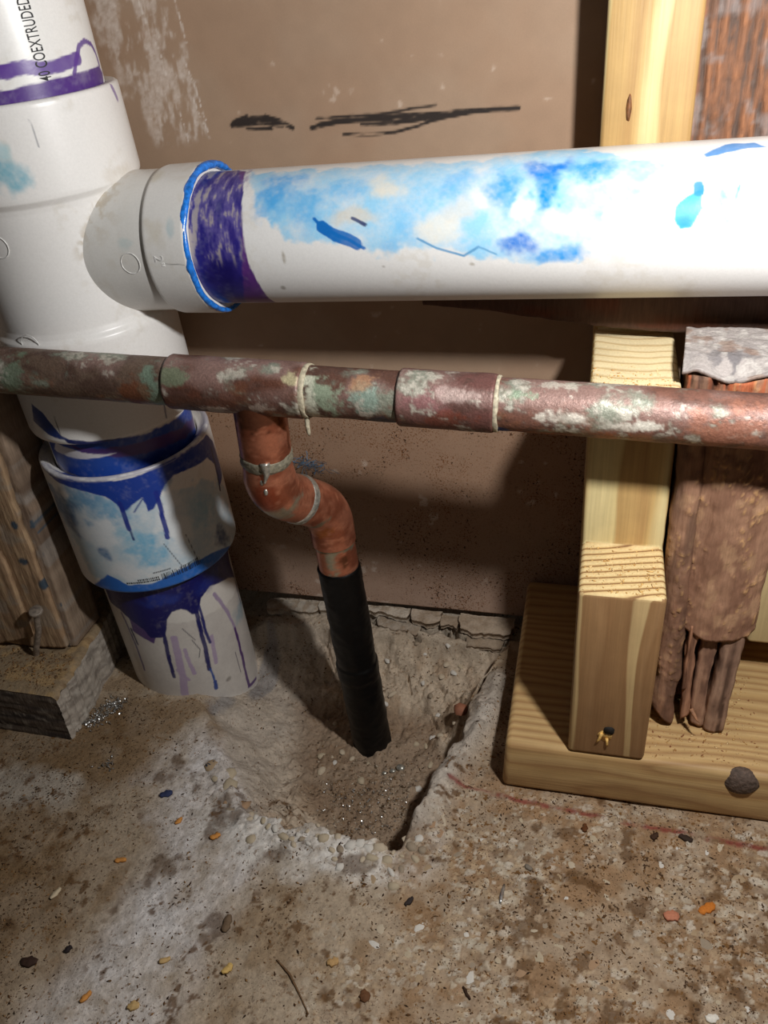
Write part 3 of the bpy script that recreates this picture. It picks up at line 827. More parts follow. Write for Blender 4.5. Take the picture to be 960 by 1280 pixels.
coup = lathe('coupling', STACK, [(148, 40.9), (152.6, 41.6), (153.2, 43.2), (156.0, 46.4), (156.4, 47.6), (156.0, 48.5), (155, 48.9), (100, 49.2), (78.4, 49.2), (77.2, 48.6), (76.9, 47.5), (77.2, 44), (78, 41)],
             ST['coupling'], drain, rad=49, seed=7,
             extra=lambda c, S, u: mix(c, (186, 184, 196), smooth(153.6, 155.2, S) * smooth(.3, .55, fbm(S, u / 5, 3, 92, 3)) * .9))
lathe('lower_pipe', STACK, [(-110, 40.6), (120, 40.6)], ST['lower_pipe'], drain, seed=8, base=(214, 209, 202))

# blue cement bead squeezed out round the branch hub
n, k = 150, 12
th = np.linspace(0, 2 * np.pi, n, endpoint=False)
bead_s = 1.6 + 2.6 * (fbm(np.cos(th) * 2.2, np.sin(th) * 2.2, 1, 301, 3) - .5) - 1.2 * np.cos(th)
bead_w = 1.35 + 1.2 * (fbm(np.cos(th) * 3, np.sin(th) * 3, 5, 302, 3) - .5) + .5 * smooth(.6, 1, -np.sin(th))
T, Q = np.meshgrid(th, np.linspace(0, 2 * np.pi, k, endpoint=False), indexing='ij')
ripple = 1 + .35 * (fbm(T * 14, Q, 3, 303, 2) - .5)
v = on_axis(BRANCH, bead_s[:, None] + np.cos(Q) * bead_w[:, None] * 1.25 * ripple, T, 33.3 + np.sin(Q) * (bead_w * 1.0)[:, None] * ripple)
f = grid_faces(n, k, wrap=True)
f2 = np.array([((n - 1) * k + j, (n - 1) * k + (j + 1) % k, (j + 1) % k, j) for j in range(k)])
put('cement_bead', new_mesh('cement_bead', v, [f, f2], M_BLUEGLUE), drain, label='bright blue cement bead around the branch socket')

# printing and moulded marks
def wrap(me, fr, s0, u0, r, sx, sy, up='-u'):
    """flat text mesh (reading +x, up +y, in metres) laid on a pipe: reads along +s, letter tops toward -u"""
    for vv in me.vertices:
        x, y = vv.co.x * 1000 * sx, vv.co.y * 1000 * sy
        s, u = (s0 + x, u0 - y) if up == '-u' else (s0 + y, u0 + x) if up == 'down' else (s0 + x, u0 + y)
        vv.co = Vector(on_axis(fr, s, u / r, r + vv.co.z * 1000))

def text_mesh(body, size, extrude=0.0, bold=0.0):
    cu = bpy.data.curves.new('lettering', 'FONT')
    cu.body = body; cu.size = size; cu.extrude = extrude; cu.offset = bold; cu.resolution_u = 4
    to = bpy.data.objects.new('lettering', cu); COL.objects.link(to)
    me = bpy.data.meshes.new_from_object(to.evaluated_get(bpy.context.evaluated_depsgraph_get()))
    bpy.data.objects.remove(to); bpy.data.curves.remove(cu)
    me.materials.clear()
    return me
me = text_mesh('40 COEXTRUDED', .0075, .00003, .00003)
wd = max(v_.co.x for v_ in me.vertices)
wrap(me, STACK, 342.2, 41.4, 40.72, 30.6 / (wd * 1000), 1.0)
me.materials.append(M_INK)
up_pipe = bpy.data.objects['upper_pipe']
put('lettering', me, up_pipe, label='black printed lettering along the pipe')
me = text_mesh('2"', .0062, .00025)
wrap(me, BRANCH, -15.2, -2.6, 34.5, 1.0, 1.0, 'down')
me.materials.append(flat_mat('moulded_plastic', (226, 224, 220), .4))
put('size_mark', me, hub, label='moulded number 2 on the socket')

def ring_mark(fr, s0, u0, r, rad, parent, w=.22):
    th = np.linspace(0, 2 * np.pi, 40, endpoint=False)
    q = np.linspace(0, 2 * np.pi, 6, endpoint=False)
    T, Q = np.meshgrid(th, q, indexing='ij')
    rr = rad + np.cos(Q) * w
    v = on_axis(fr, s0 + rr * np.cos(T), (u0 + rr * np.sin(T)) / r, r + .05 + np.sin(Q) * w)
    f2 = np.array([(39 * 6 + j, 39 * 6 + (j + 1) % 6, (j + 1) % 6, j) for j in range(6)])
    put('mould_ring', new_mesh('mould_ring', v, [grid_faces(40, 6, wrap=True), f2], bpy.data.materials['moulded_plastic']), parent)
ring_mark(BRANCH, -29.5, 1.2, 33.0, 4.8, tee)
ring_mark(STACK, 279, -3, 44.4, 5.0, tee)
ring_mark(STACK, 232, -4, 46.0, 5.0, tee)

# bar code strip on the coupling
r_ = np.random.default_rng(5)
vs, fs = [], []
def patch_on(s0, s1, u0, u1, r=49.32):
    k = len(vs)
    vs.extend(on_axis(STACK, np.array([s0, s0, s1, s1]), np.array([u0, u1, u1, u0]) / 49.2, r))
    fs.append((k, k + 1, k + 2, k + 3))
u = 26.0
while u < 50:
    w = r_.choice([.18, .18, .35, .5]); patch_on(83.6 + (u - 26) * .02, 88.0 + (u - 26) * .06 - (r_.random() < .2) * 1.2, u, u + w); u += w + r_.choice([.2, .35, .55])
u = 5.0
while u < 24:
    w = r_.choice([.3, .5, .8])
    patch_on(84.2, 85.3, u, u + w)
    if u > 12: patch_on(86.0 - .3, 87.0, u, u + w * .8)
    u += w + .35
u = 22
while u < 32:
    patch_on(89.4, 90.4, u, u + .4); u += .8
code = put('print_strip', new_mesh('print_strip', vs, np.array(fs), M_INK, smooth_shade=False), coup, label='black bar code strip printed on the coupling')
code['kind'] = 'stuff'

# ------------------------------------------------------------------ copper water line
CU = frame((-.3, -.11652, .22469), (.1, -.12219, .21436))
copper = thing('copper_water_line', 'tarnished copper water pipe with tee, coupling and bent branch dropping into floor', 'copper pipe', (-.118, -.119, .2235))
def patina(seed, green=.5, base=(104, 66, 50), spots=()):
    def fn(c, S, u):
        n1 = fbm(S / 13, u / 9, 1, seed, 4, .55); n2 = fbm(S / 7, u / 5, 5, seed + 1, 5, .6); n3 = fbm(S / 1.5, u / 1.2, 8, seed + 2, 3); n4 = fbm(S / 26, u / 16, 3, seed + 3, 3)
        c = np.ones_like(c) * lin(base)
        c = mix(c, (84, 60, 52), smooth(.42, .66, n2) * .7)
        c = mix(c, (138, 90, 60), smooth(.54, .70, n1) * smooth(-14, 8, u) * .7)
        c = mix(c, (150, 122, 114), smooth(.46, .66, n4) * smooth(8, -10, u) * .75)
        c = mix(c, (136, 146, 130), smooth(.60 - green * .12, .76 - green * .12, n1 * .5 + n2 * .4 + n3 * .1 + (n4 - .5) * .3) * .8)
        c = mix(c, (198, 190, 176), smooth(.575, .66, n2 * .55 + n3 * .2 + n4 * .25) * smooth(.46, .62, n4) * .75)
        for (col, a, s0, u0, ds, du) in spots:
            c = mix(c, col, a * smooth(1.1, .5, np.hypot((S - s0) / ds, (u - u0) / du) + (n1 - .5) * 2.2 + (n2 - .5) * 1.8 + (n3 - .5) * 1.0))
        return c
    return fn
dent = lambda k: (lambda S, P: (fbm(S / 7, P * 2, 2, k, 3) - .5) * .5)
PC = np.radians(np.arange(0, 360, 4.0))
lathe('pipe', CU, [(-240, 11.1), (150, 11.1)], [], copper, M_COPPER_OLD, rad=11.1, phi=PC, jig=dent(1), extra=patina(401, .55, (112, 92, 78), [((120, 138, 116), .8, 66, 0, 8, 12), ((120, 140, 122), .9, 138, 0, 4, 14), ((122, 66, 36), .7, 128, 4, 7, 7)]))
lathe('pipe', CU, [(200, 11.1), (262, 11.1)], [], copper, M_COPPER_OLD, rad=11.1, phi=PC, jig=dent(2), extra=patina(411, .8, (98, 66, 54), [((150, 164, 140), .9, 217, -4, 8, 9), ((206, 204, 184), .8, 213, 2, 4, 14), ((140, 160, 146), .9, 240, -3, 6, 7), ((44, 62, 80), .7, 245, 9, 5, 4), ((186, 140, 104), .7, 236, -11, 5, 4)]))
lathe('pipe', CU, [(282, 11.1), (640, 11.1)], [], copper, M_COPPER_OLD, rad=11.1, phi=PC, jig=dent(3), extra=patina(421, .35, (124, 84, 70), [((20, 46, 110), 1, 294.5, 10, 3.5, 3.5), ((150, 82, 40), .8, 312, 10, 9, 5), ((138, 160, 134), .8, 300, -10, 7, 4), ((222, 214, 200), .9, 322, -1, 9, 3), ((222, 214, 200), .9, 340, 1, 10, 2.6), ((152, 84, 42), .8, 340, 9, 12, 5), ((226, 220, 206), .9, 352, 0, 6, 2.2), ((158, 104, 82), .7, 380, 0, 14, 10)]))  # patina spots, plus pale lengthwise streaks that paint specular highlights into the colour
lathe('tee_fitting', CU, [(146, 10.8), (143.9, 11.2), (143.4, 12.1), (144.2, 12.5), (206.8, 12.5), (207.9, 12.1), (207.6, 11.0)], [], copper, M_COPPER_OLD, rad=12.5, phi=PC, jig=dent(4),
      extra=patina(431, .25, (98, 60, 46), [((122, 140, 112), .7, 150, -9, 6, 4), ((200, 190, 150), .8, 203, -10, 3, 3), ((206, 190, 176), .6, 168, 8, 7, 3), ((206, 190, 176), .5, 190, 4, 6, 3)]))
lathe('coupling', CU, [(253, 10.8), (251.1, 11.2), (250.6, 12.0), (251.4, 12.4), (290.6, 12.4), (291.6, 12.0), (291.4, 11.0)], [], copper, M_COPPER_OLD, rad=12.4, phi=PC, jig=dent(5),
      extra=patina(441, .2, (108, 70, 64), [((150, 104, 104), .8, 262, -6, 8, 6), ((190, 168, 160), .7, 275, -8, 10, 3), ((124, 60, 40), .6, 272, 6, 9, 5)]))
def solder_ring(s0, w, r, label, parent=copper, drip=None):
    th = np.linspace(0, 2 * np.pi, 60, endpoint=False); q = np.linspace(0, 2 * np.pi, 8, endpoint=False)
    T, Q = np.meshgrid(th, q, indexing='ij')
    ww = w * (1 + 1.0 * (fbm(np.cos(T) * 2, np.sin(T) * 2, 3, int(s0), 2) - .5))
    v = on_axis(CU, s0 + np.cos(Q) * ww, T, r + np.sin(Q) * .55)
    f2 = np.array([(59 * 8 + j, 59 * 8 + (j + 1) % 8, (j + 1) % 8, j) for j in range(8)])
    o = put('solder_ring', new_mesh('solder_ring', v, [grid_faces(60, 8, wrap=True), f2], SOLDER_OLD), copper, label=label)
    return o
SOLDER_OLD = flat_mat('weathered_solder', (182, 172, 148), .6, .1, bump=(600, .5, .0006))
sr = solder_ring(208.8, 1.5, 11.6, 'pale solder ring with a hanging drip')
solder_ring(292.2, 1.2, 11.5, 'pale solder ring beside a blue spot')

# swept tubes for the bent branch
def spline(pts, n):
    """Catmull-Rom through the points"""
    P = np.array(pts, float); P = np.vstack([2 * P[0] - P[1], P, 2 * P[-1] - P[-2]])
    out = []
    seg = len(P) - 3
    for i in range(seg):
        p0, p1, p2, p3 = P[i:i + 4]
        for t in np.linspace(0, 1, n, endpoint=(i == seg - 1)):
            out.append(.5 * (2 * p1 + (p2 - p0) * t + (2 * p0 - 5 * p1 + 4 * p2 - p3) * t * t + (3 * p1 - p0 - 3 * p2 + p3) * t ** 3))
    return np.array(out)

def fillet(pts, rad, n=14):
    P = [np.array(p, float) for p in pts]
    out = [P[0]]
    for a, b, c_ in zip(P[:-2], P[1:-1], P[2:]):
        u, w = (a - b) / np.linalg.norm(a - b), (c_ - b) / np.linalg.norm(c_ - b)
        s, e = b + u * rad, b + w * rad
        for t in np.linspace(0, 1, n):
            out.append((1 - t) ** 2 * s + 2 * t * (1 - t) * b + t * t * e)
    out.append(P[-1])
    return np.array(out)

def tube(name, path, radius, parent, mat, colour=None, k=40, step=.0006, label=None, cap=False, jig=None):
    P = np.array(path, float)
    L = np.concatenate([[0], np.cumsum(np.linalg.norm(np.diff(P, axis=0), axis=1))])
    n = max(3, int(L[-1] / step))
    t = np.linspace(0, L[-1], n)
    P = np.stack([np.interp(t, L, P[:, i]) for i in range(3)], -1)
    T = np.gradient(P, axis=0); T /= np.linalg.norm(T, axis=1)[:, None]
    e = np.array([0, -1.0, .05]); E1 = []
    for d in T:
        e = e - d * (e @ d); e = e / np.linalg.norm(e); E1.append(e)
    E1 = np.array(E1); E2 = np.cross(T, E1)
    R = np.interp(t, [q[0] for q in radius], [q[1] for q in radius]) if not np.isscalar(radius) else np.full(n, radius)
    ph = np.linspace(0, 2 * np.pi, k, endpoint=False)
    S, Q = np.meshgrid(t, ph, indexing='ij')
    RR = np.broadcast_to(R[:, None], S.shape)
    if jig is not None: RR = RR + jig(S, Q)
    v = P[:, None] + RR[..., None] * (np.cos(Q)[..., None] * E1[:, None] + np.sin(Q)[..., None] * E2[:, None])
    c = None
    if colour is not None: c = colour(S * 1000, np.where(Q > np.pi, Q - 2 * np.pi, Q) * 11.5)
    fs = [grid_faces(n, k, wrap=True)]
    v = v.reshape(-1, 3)
    if cap:
        v = np.vstack([v, P[0], P[-1]])
        a, b = len(v) - 2, len(v) - 1
        fs.append(np.array([(a, (j + 1) % k, j) for j in range(k)] + [(b, (n - 1) * k + j, (n - 1) * k + (j + 1) % k) for j in range(k)]))
        if c is not None: c = np.vstack([c.reshape(-1, 3), c.reshape(-1, 3)[0], c.reshape(-1, 3)[-1]])
    return put(name, new_mesh(name, v, fs, mat, c), parent, label=label)

def copper_new(seed, extra=()):
    def fn(S, u):
        n1 = fbm(S / 8, u / 8, 1, seed, 4); n2 = fbm(S / 2.5, u / 2.5, 3, seed + 1, 4)
        c = np.ones(S.shape + (3,)) * lin((196, 126, 98))
        c = mix(c, (152, 86, 62), smooth(.45, .66, n1) * .8)
        c = mix(c, (220, 150, 118), smooth(.58, .72, n2) * .5)
        for (col, a, s0, u0, ds, du) in extra:
            c = mix(c, col, a * smooth(1.1, .6, np.hypot((S - s0) / ds, (u - u0) / du) + (n2 - .5) * 1.6))
        return c
    return fn
B0, B1, B2, B3, B4 = [np.array(p) for p in ((-.1160, -.1180, .2235), (-.1192, -.1135, .1610), (-.1020, -.0835, .1345), (-.1003, -.0825, .0960), (-.0915, -.0805, -.0660))]
path = fillet([B0, B1, B2, B4], .0125)
Lp = np.concatenate([[0], np.cumsum(np.linalg.norm(np.diff(path, axis=0), axis=1))])
def cut(a, b):
    t = np.unique(np.concatenate([[a], Lp[(Lp > a) & (Lp < b)], [b]]))
    return np.stack([np.interp(t, Lp, path[:, i]) for i in range(3)], -1)
l1 = np.linalg.norm(B1 - B0); l2 = np.linalg.norm(B2 - B1)
stub_end = .0395
tube('tee_outlet', cut(.004, stub_end), [(0, .0128), (.012, .0122), (.0345, .0122), (.0355, .0118)], copper, M_COPPER_NEW, copper_new(501, [((104, 64, 46), .9, 8, 0, 8, 40)]), label='bright copper outlet of the tee')
tube('solder_collar', cut(stub_end - .0022, stub_end + .0052), [(0, .0118), (.0012, .01245), (.0058, .0124), (.0074, .0116)], copper, M_SOLDER_DULL, jig=lambda S, Q: (fbm(S * 900, Q * 2, 2, 77, 2) - .5) * .0014, label='grey solder collar with a run down the elbow')
e1_end = l1 + l2 * .50 - .0043
tube('elbow', cut(stub_end + .002, e1_end), [(0, .0113), (.004, .0119), (.011, .0127), (.020, .0127), (.030, .0125)], copper, M_COPPER_NEW, copper_new(511, [((164, 154, 132), .95, 25, 0, 4.0, 16), ((164, 154, 132), .9, 21, 9, 3, 5), ((150, 66, 40), .7, 14, -2, 8, 6)]))
tube('solder_ring', cut(e1_end - .0014, e1_end + .0036), [(0, .0122), (.0008, .0129), (.0038, .0130), (.005, .0121)], copper, M_SOLDER, jig=lambda S, Q: (fbm(S * 900, Q * 2, 2, 78, 2) - .5) * .0008, label='shiny solder ring between the two elbows')
e2_end = Lp[-1] - np.linalg.norm(B4 - B2) + .0215
tube('elbow', cut(e1_end + .0015, e2_end), [(0, .0124), (.02, .0126), (.032, .0123), (.04, .0121)], copper, M_COPPER_NEW, copper_new(521, [((150, 144, 120), .9, 13, 2, 3, 8), ((170, 96, 36), .8, 26, 6, 8, 8)]))
p_end = Lp[-1] - np.linalg.norm(B4 - B2) + .0385
tube('drop_pipe', cut(e2_end - .004, p_end + .004), [(0, .0112), (.03, .0112)], copper, M_COPPER_NEW, copper_new(531, [((150, 146, 124), .9, 4, 0, 3, 40), ((172, 166, 142), .95, 12, 0, 10, 4), ((92, 58, 38), .8, 12, -8, 4, 3)]))
BL = Lp[-1] - p_end
tube('black_sleeve', cut(p_end, Lp[-1] - .0005), [(0, .0116), (.001, .0122), (BL * .44, .0121), (BL * .45, .0128), (BL * .50, .0129), (BL * .52, .0124), (BL * .93, .0124), (BL * .97, .0132), (BL, .0132)], copper, M_RUBBER,
     jig=lambda S, Q: (fbm(S * 120, Q * 2.2, 2, 88, 3) - .5) * .0014, label='black rubber sleeve going into the floor hole')

def blob(name, pos, sc, mat, parent=None, seed=0, label=None, nrm=None):
    bm = bmesh.new(); bmesh.ops.create_icosphere(bm, subdivisions=3, radius=1)
    v = np.array([q.co for q in bm.verts]); fa = np.array([[w.index for w in q.verts] for q in bm.faces]); bm.free()
    v = v * (1 + .25 * (fbm(v[:, 0] * 1.5 + 9, v[:, 1] * 1.5, v[:, 2] * 1.5, seed, 2) - .5))[:, None] * np.array(sc) + np.array(pos)
    return put(name, new_mesh(name, v, fa, mat), parent, label=label)
# drips of solder
dp = on_axis(CU, 208.9, math.radians(62), 12.0)
tube('solder_drip', [dp + np.array([0, .001, .003]), dp + np.array([0, -.0004, -.0035]), dp + np.array([.0002, -.0002, -.0085])], [(0, .0012), (.006, .0011), (.0105, .0009), (.0115, .0004)], sr, SOLDER_OLD, k=10, cap=True)
el = bpy.data.objects['elbow']
fw = np.array([.30, -.80, .50]); fw = fw / np.linalg.norm(fw)
q0 = cut(stub_end + .001, stub_end + .02)[0]
tube('solder_run', [q0 + np.array([.0035, -.0112, .002]), q0 + np.array([.0038, -.0117, -.004]), q0 + np.array([.0024, -.0126, -.0085])], [(0, .0026), (.004, .0020), (.008, .0010), (.011, .0004)], copper, M_SOLDER, k=12, cap=True)
q1 = cut(stub_end + .014, stub_end + .03)[0]
blob('solder_drop', q1 + np.array([.0022, -.0122, -.0012]), (.0011, .0011, .0019), M_SOLDER, copper, 4)
blob('solder_drop', q1 + np.array([.0010, -.0122, .0040]), (.0010, .0009, .0016), M_SOLDER, copper, 5)

# ------------------------------------------------------------------ new timber
T_PLATE = .0333
W_PLATE = wood_mat('treated_pine_plate', 'x', (0, .16, -.05), .0050,
                   [(0, (178, 144, 98)), (.35, (196, 164, 114)), (.60, (186, 152, 102)), (.82, (168, 132, 88)), (.92, (162, 126, 84)), (1, (178, 144, 98))], wob=.009, rough=.55, sz=.22)
W_STUD = wood_mat('treated_pine_stud', 'z', (-.065, .25, 0), .0062,
                  [(0, (146, 110, 74)), (.25, (154, 118, 80)), (.45, (144, 108, 72)), (.50, (190, 160, 114)), (.68, (196, 168, 120)), (.72, (150, 114, 76)), (.92, (158, 122, 84)), (1, (146, 110, 74))], wob=.0035, rough=.5, sz=.16)
W_STUD_NEW = wood_mat('clean_pine_face', 'z', (-.065, .25, 0), .0085,
                  [(0, (196, 164, 108)), (.14, (216, 198, 146)), (.34, (212, 192, 138)), (.42, (184, 150, 98)), (.66, (190, 156, 102)), (.9, (178, 142, 92)), (1, (196, 164, 108))], wob=.0045, rough=.5, sz=.16)
W_STUD_END = wood_mat('sawn_pine_end', 'z', (-.065, .25, 0), .0046,
                  [(0, (214, 184, 130)), (.45, (226, 202, 150)), (.66, (214, 184, 130)), (.80, (150, 112, 70)), (.90, (134, 98, 60)), (.96, (180, 144, 96)), (1, (214, 184, 130))], wob=.0012, rough=.7)
W_STUD_END2 = wood_mat('pale_sawn_pine_end', 'z', (.004, .10, 0), .0075,
                  [(0, (226, 206, 160)), (.6, (230, 212, 170)), (.82, (206, 182, 136)), (.9, (190, 160, 116)), (1, (226, 206, 160))], wob=.004, rough=.7)
W_PALE = wood_mat('pale_pine', 'z', (.02, .2, 0), .005,
                  [(0, (196, 172, 126)), (.5, (208, 186, 138)), (.8, (170, 130, 80)), (1, (206, 184, 136))], rough=.6)

def bevelled(name, bm, mat, parent, width, seg=3, label=None):
    bmesh.ops.recalc_face_normals(bm, faces=bm.faces)
    es = [e for e in bm.edges if len(e.link_faces) == 2 and e.calc_face_angle(0) > .5]
    bmesh.ops.bevel(bm, geom=es, offset=width, segments=seg, affect='EDGES', profile=.5)
    me = bpy.data.meshes.new(name); bm.to_mesh(me); bm.free()
    me.polygons.foreach_set('use_smooth', np.ones(len(me.polygons), bool))
    me.materials.append(mat)
    try: me.set_sharp_from_angle(angle=math.radians(50))
    except Exception: pass
    return put(name, me, parent, label=label)

plate = thing('bottom_plate', 'yellow pine bottom plate lying on the concrete under the notched stud', 'timber', (.17, -.07, 0))
bm = bmesh.new()
prof = [(-.1400, -.0003), (-.1400, T_PLATE), (-.0006, T_PLATE), (-.0006, -.0003)]
rows = []
for x in (-.0022, .36):
    rows.append([bm.verts.new((x + (.0015 if z > .01 and x < 0 else 0), y, z)) for y, z in prof])
bm.faces.new(rows[0]); bm.faces.new(rows[1][::-1])
for i in range(4):
    bm.faces.new((rows[0][i], rows[1][i], rows[1][(i + 1) % 4], rows[0][(i + 1) % 4]))
bevelled('board', bm, W_PLATE, plate, .0032)
KNOT = flat_mat('bark_knot', (92, 76, 66), .8, bump=(500, .9, .0015))
blob('bark_knot', (.1145, -.1375, .026), (.0092, .0052, .0085), KNOT, plate, 12, label='grey bark knot on the plate edge')

stud = thing('notched_stud', 'new pine stud with two pipe notches and a screw hole near its foot', 'timber', (.049, -.07, T_PLATE))
bm = bmesh.new()
def lean(z):
    return -.0055 * smooth(.15, .36, z)
pf = [(-.1400, T_PLATE + .0002), (-.1400, .1361), (-.1015, .1361), (-.1015, .2182), (-.0365, .2182), (-.0365, .29), (-.0365, .46), (-.0008, .46), (-.0008, .29), (-.0008, .2182), (-.0008, T_PLATE + .0002)]
rows = []
for k, x in enumerate((.0303, .0680)):
    rows.append([bm.verts.new((x + float(lean(z)) + (.0006 if z < .05 and k == 0 else 0), y, z)) for y, z in pf])
bm.faces.new(rows[0]); bm.faces.new(rows[1][::-1])
n = len(pf)
for i in range(n):
    bm.faces.new((rows[0][i], rows[1][i], rows[1][(i + 1) % n], rows[0][(i + 1) % n]))
body = bevelled('stud_body', bm, W_STUD, stud, .0022)
for m_ in (W_STUD_END, W_STUD_END2, W_STUD_NEW): body.data.materials.append(m_)
for q in body.data.polygons:
    zc_ = q.center.z + T_PLATE; yc_ = q.center.y - .07
    if q.normal.z > .7: q.material_index = 2 if zc_ > .2 else 1
    elif yc_ > -.136: q.material_index = 3
HOLE_DARK = flat_mat('dark_hole', (20, 15, 10), .8)
SPLINT = flat_mat('torn_yellow_wood', (214, 172, 98), .6, bump=(900, .6, .0006))
th = np.linspace(0, 2 * np.pi, 18, endpoint=False)
def disc(name, cx, y, cz, rx, rz, parent, mat, th_=.0006, seed=0, label=None):
    r = 1 + .35 * (fbm(np.cos(th) * 2 + 5, np.sin(th) * 2, 1, seed, 2) - .5)
    v = [(cx + rx * q * math.cos(t), y, cz + rz * q * math.sin(t)) for q, t in zip(r, th)] + [(cx + rx * q * math.cos(t), y + th_ + .0004, cz + rz * q * math.sin(t)) for q, t in zip(r, th)]
    f4 = np.array([(i, (i + 1) % 18, 18 + (i + 1) % 18, 18 + i) for i in range(18)])
    return put(name, new_mesh(name, v, [f4, np.array([list(range(18))[::-1]])], mat, smooth_shade=False), parent, label=label)
disc('torn_fibres', .0484, -.1403, .0482, .0036, .0034, stud, SPLINT, seed=3, label='torn yellow fibres below the screw hole')
disc('screw_hole', .0498, -.1408, .0524, .0026, .0024, stud, HOLE_DARK, seed=1, label='dark screw hole')
disc('knot', .0372, -.0368, .3162, .0011, .0052, stud, flat_mat('brown_knot', (120, 78, 44), .6), seed=2)
for x0, z0, x1, z1, w in ((.0466, .0500, .0445, .0440, .0009), (.0492, .0470, .0497, .0424, .0008)):
    tube('wood_sliver', [(x0, -.1404, z0), ((x0 + x1) / 2, -.1416, (z0 + z1) / 2), (x1, -.1412, z1)], [(0, w), (.004, w * .8), (.0075, w * .3)], stud, SPLINT, k=5, step=.0012, cap=True)

# pale board at the far right
pale = thing('pale_board', 'pale pine board at the far right edge behind the old brown stud', 'timber', (.135, -.045, .055))
bm = bmesh.new()
bmesh.ops.create_cube(bm, size=1, matrix=Matrix.Translation((.142, -.0378, .1040)) @ Matrix.Diagonal((.046, .0745, .086, 1)))
bevelled('board', bm, W_PALE, pale, .0025)

# ------------------------------------------------------------------ old timber
def plank(name, parent, x0, x1, zlo, zhi, y, depth, colour, relief, seed, mat=None, step=.0009, bow=0.0, shift=0.0, label=None, edge=.0012, tilt=0.0):
    """rough board standing along z: relief front, plain back; zlo/zhi may be functions of x (0..1 across)"""
    nx = max(6, int((x1 - x0) / step)); nz = max(8, int(((zhi if np.isscalar(zhi) else zhi(.5)) - (zlo if np.isscalar(zlo) else zlo(.5))) / (step * 1.5)))
    a = np.linspace(0, 1, nx)
    lo = np.array([zlo if np.isscalar(zlo) else zlo(q) for q in a]); hi = np.array([zhi if np.isscalar(zhi) else zhi(q) for q in a])
    t = np.linspace(0, 1, nz)
    A, Tt = np.meshgrid(a, t)
    Zz = lo[None] * (1 - Tt) + hi[None] * Tt
    Xx = x0 + (x1 - x0) * A + shift * (Zz - lo.min()) + (fbm(Zz * 60, A * 0, 1, seed + 5, 3) - .5) * .0035 * (np.abs(A - .5) * 2) ** 3
    rel = relief(Xx * 1000, Zz * 1000)
    rnd = edge * ((np.abs(A - .5) * 2) ** 10)
    Yy = y + bow * (A - .5) ** 2 * 4 - rel / 1000 + rnd + tilt * (Zz - .04)
    c = colour(Xx * 1000, Zz * 1000, rel)
    v = np.stack([Xx, Yy, Zz], -1).reshape(-1, 3)
    vb = np.stack([Xx, np.full_like(Xx, y + depth) + tilt * (Zz - .04), Zz], -1).reshape(-1, 3)
    F = grid_faces(nz, nx)
    rim = np.concatenate([np.arange(nx), np.arange(1, nz) * nx + nx - 1, (nz - 1) * nx + np.arange(nx - 2, -1, -1), np.arange(nz - 2, 0, -1) * nx])
    # side walls in several rows so that they keep their own grain
    rows = 6 if depth > .01 else 2
    vs = [v]; cs = [c.reshape(-1, 3)]; fs = [F]
    prev = rim; off = len(v)
    for k in range(1, rows + 1):
        q = k / rows
        w = v[rim] * (1 - q) + vb[rim] * q
        w = w + (fbm(w[:, 2:3] * 90, w[:, 1:2] * 260, w[:, 0:1] * 90, seed + 9, 3) - .5) * np.array([.0016, 0, .0010]) * (1 if k < rows else 0)
        vs.append(w); cs.append(c.reshape(-1, 3)[rim] * (.75 + .4 * noise(w[:, 2] * 40, w[:, 1] * 500, 1, seed + 8))[:, None])
        cur = off + np.arange(len(rim)); off += len(rim)
        fs.append(np.stack([np.roll(prev, -1), prev, cur, np.roll(cur, -1)], -1)); prev = cur
    vs.append(v[rim].mean(0)[None] * 0 + vb.mean(0)[None]); cs.append(c.reshape(-1, 3).mean(0)[None])
    fs.append(np.stack([prev, np.roll(prev, -1), np.full(len(prev), off)], -1)[:, ::-1])
    return put(name, new_mesh(name, np.concatenate(vs), fs, mat or M_OLDWOOD, np.concatenate(cs)), parent, label=label)

def ridged(seed, freq=2.6, amp=1.6, fine=.5):
    def f(x, z):
        a = fbm(x / freq, z / 70, 1, seed, 3)
        b = fbm(x / 1.1, z / 26, 2, seed + 1, 3)
        d = fbm(x / 5, z / 6, 3, seed + 2, 4)
        return (np.abs(a - .5) * 2 - .3) * -amp + (b - .5) * fine + (d - .5) * .5
    return f
def old_col(seed, light, dark, mid, grey=None, blue=None):
    def f(x, z, rel):
        g = (rel - rel.min()) / (np.ptp(rel) + 1e-9)
        c = np.ones(x.shape + (3,)) * lin(mid)
        c = mix(c, dark, smooth(.55, .25, g))
        c = mix(c, light, smooth(.55, .85, g) * .9)
        n1 = fbm(x / 2.4, z / 40, 4, seed, 4); n2 = fbm(x / 9, z / 9, 4, seed + 1, 4)
        c = mix(c, dark, smooth(.56, .68, n1) * .7)
        if grey: c = mix(c, grey, smooth(.54, .68, n2) * .6)
        if blue: c = mix(c, blue, smooth(.70, .76, fbm(x / 5, z / 8, 8, seed + 2, 3)) * .8)
        return c
    return f

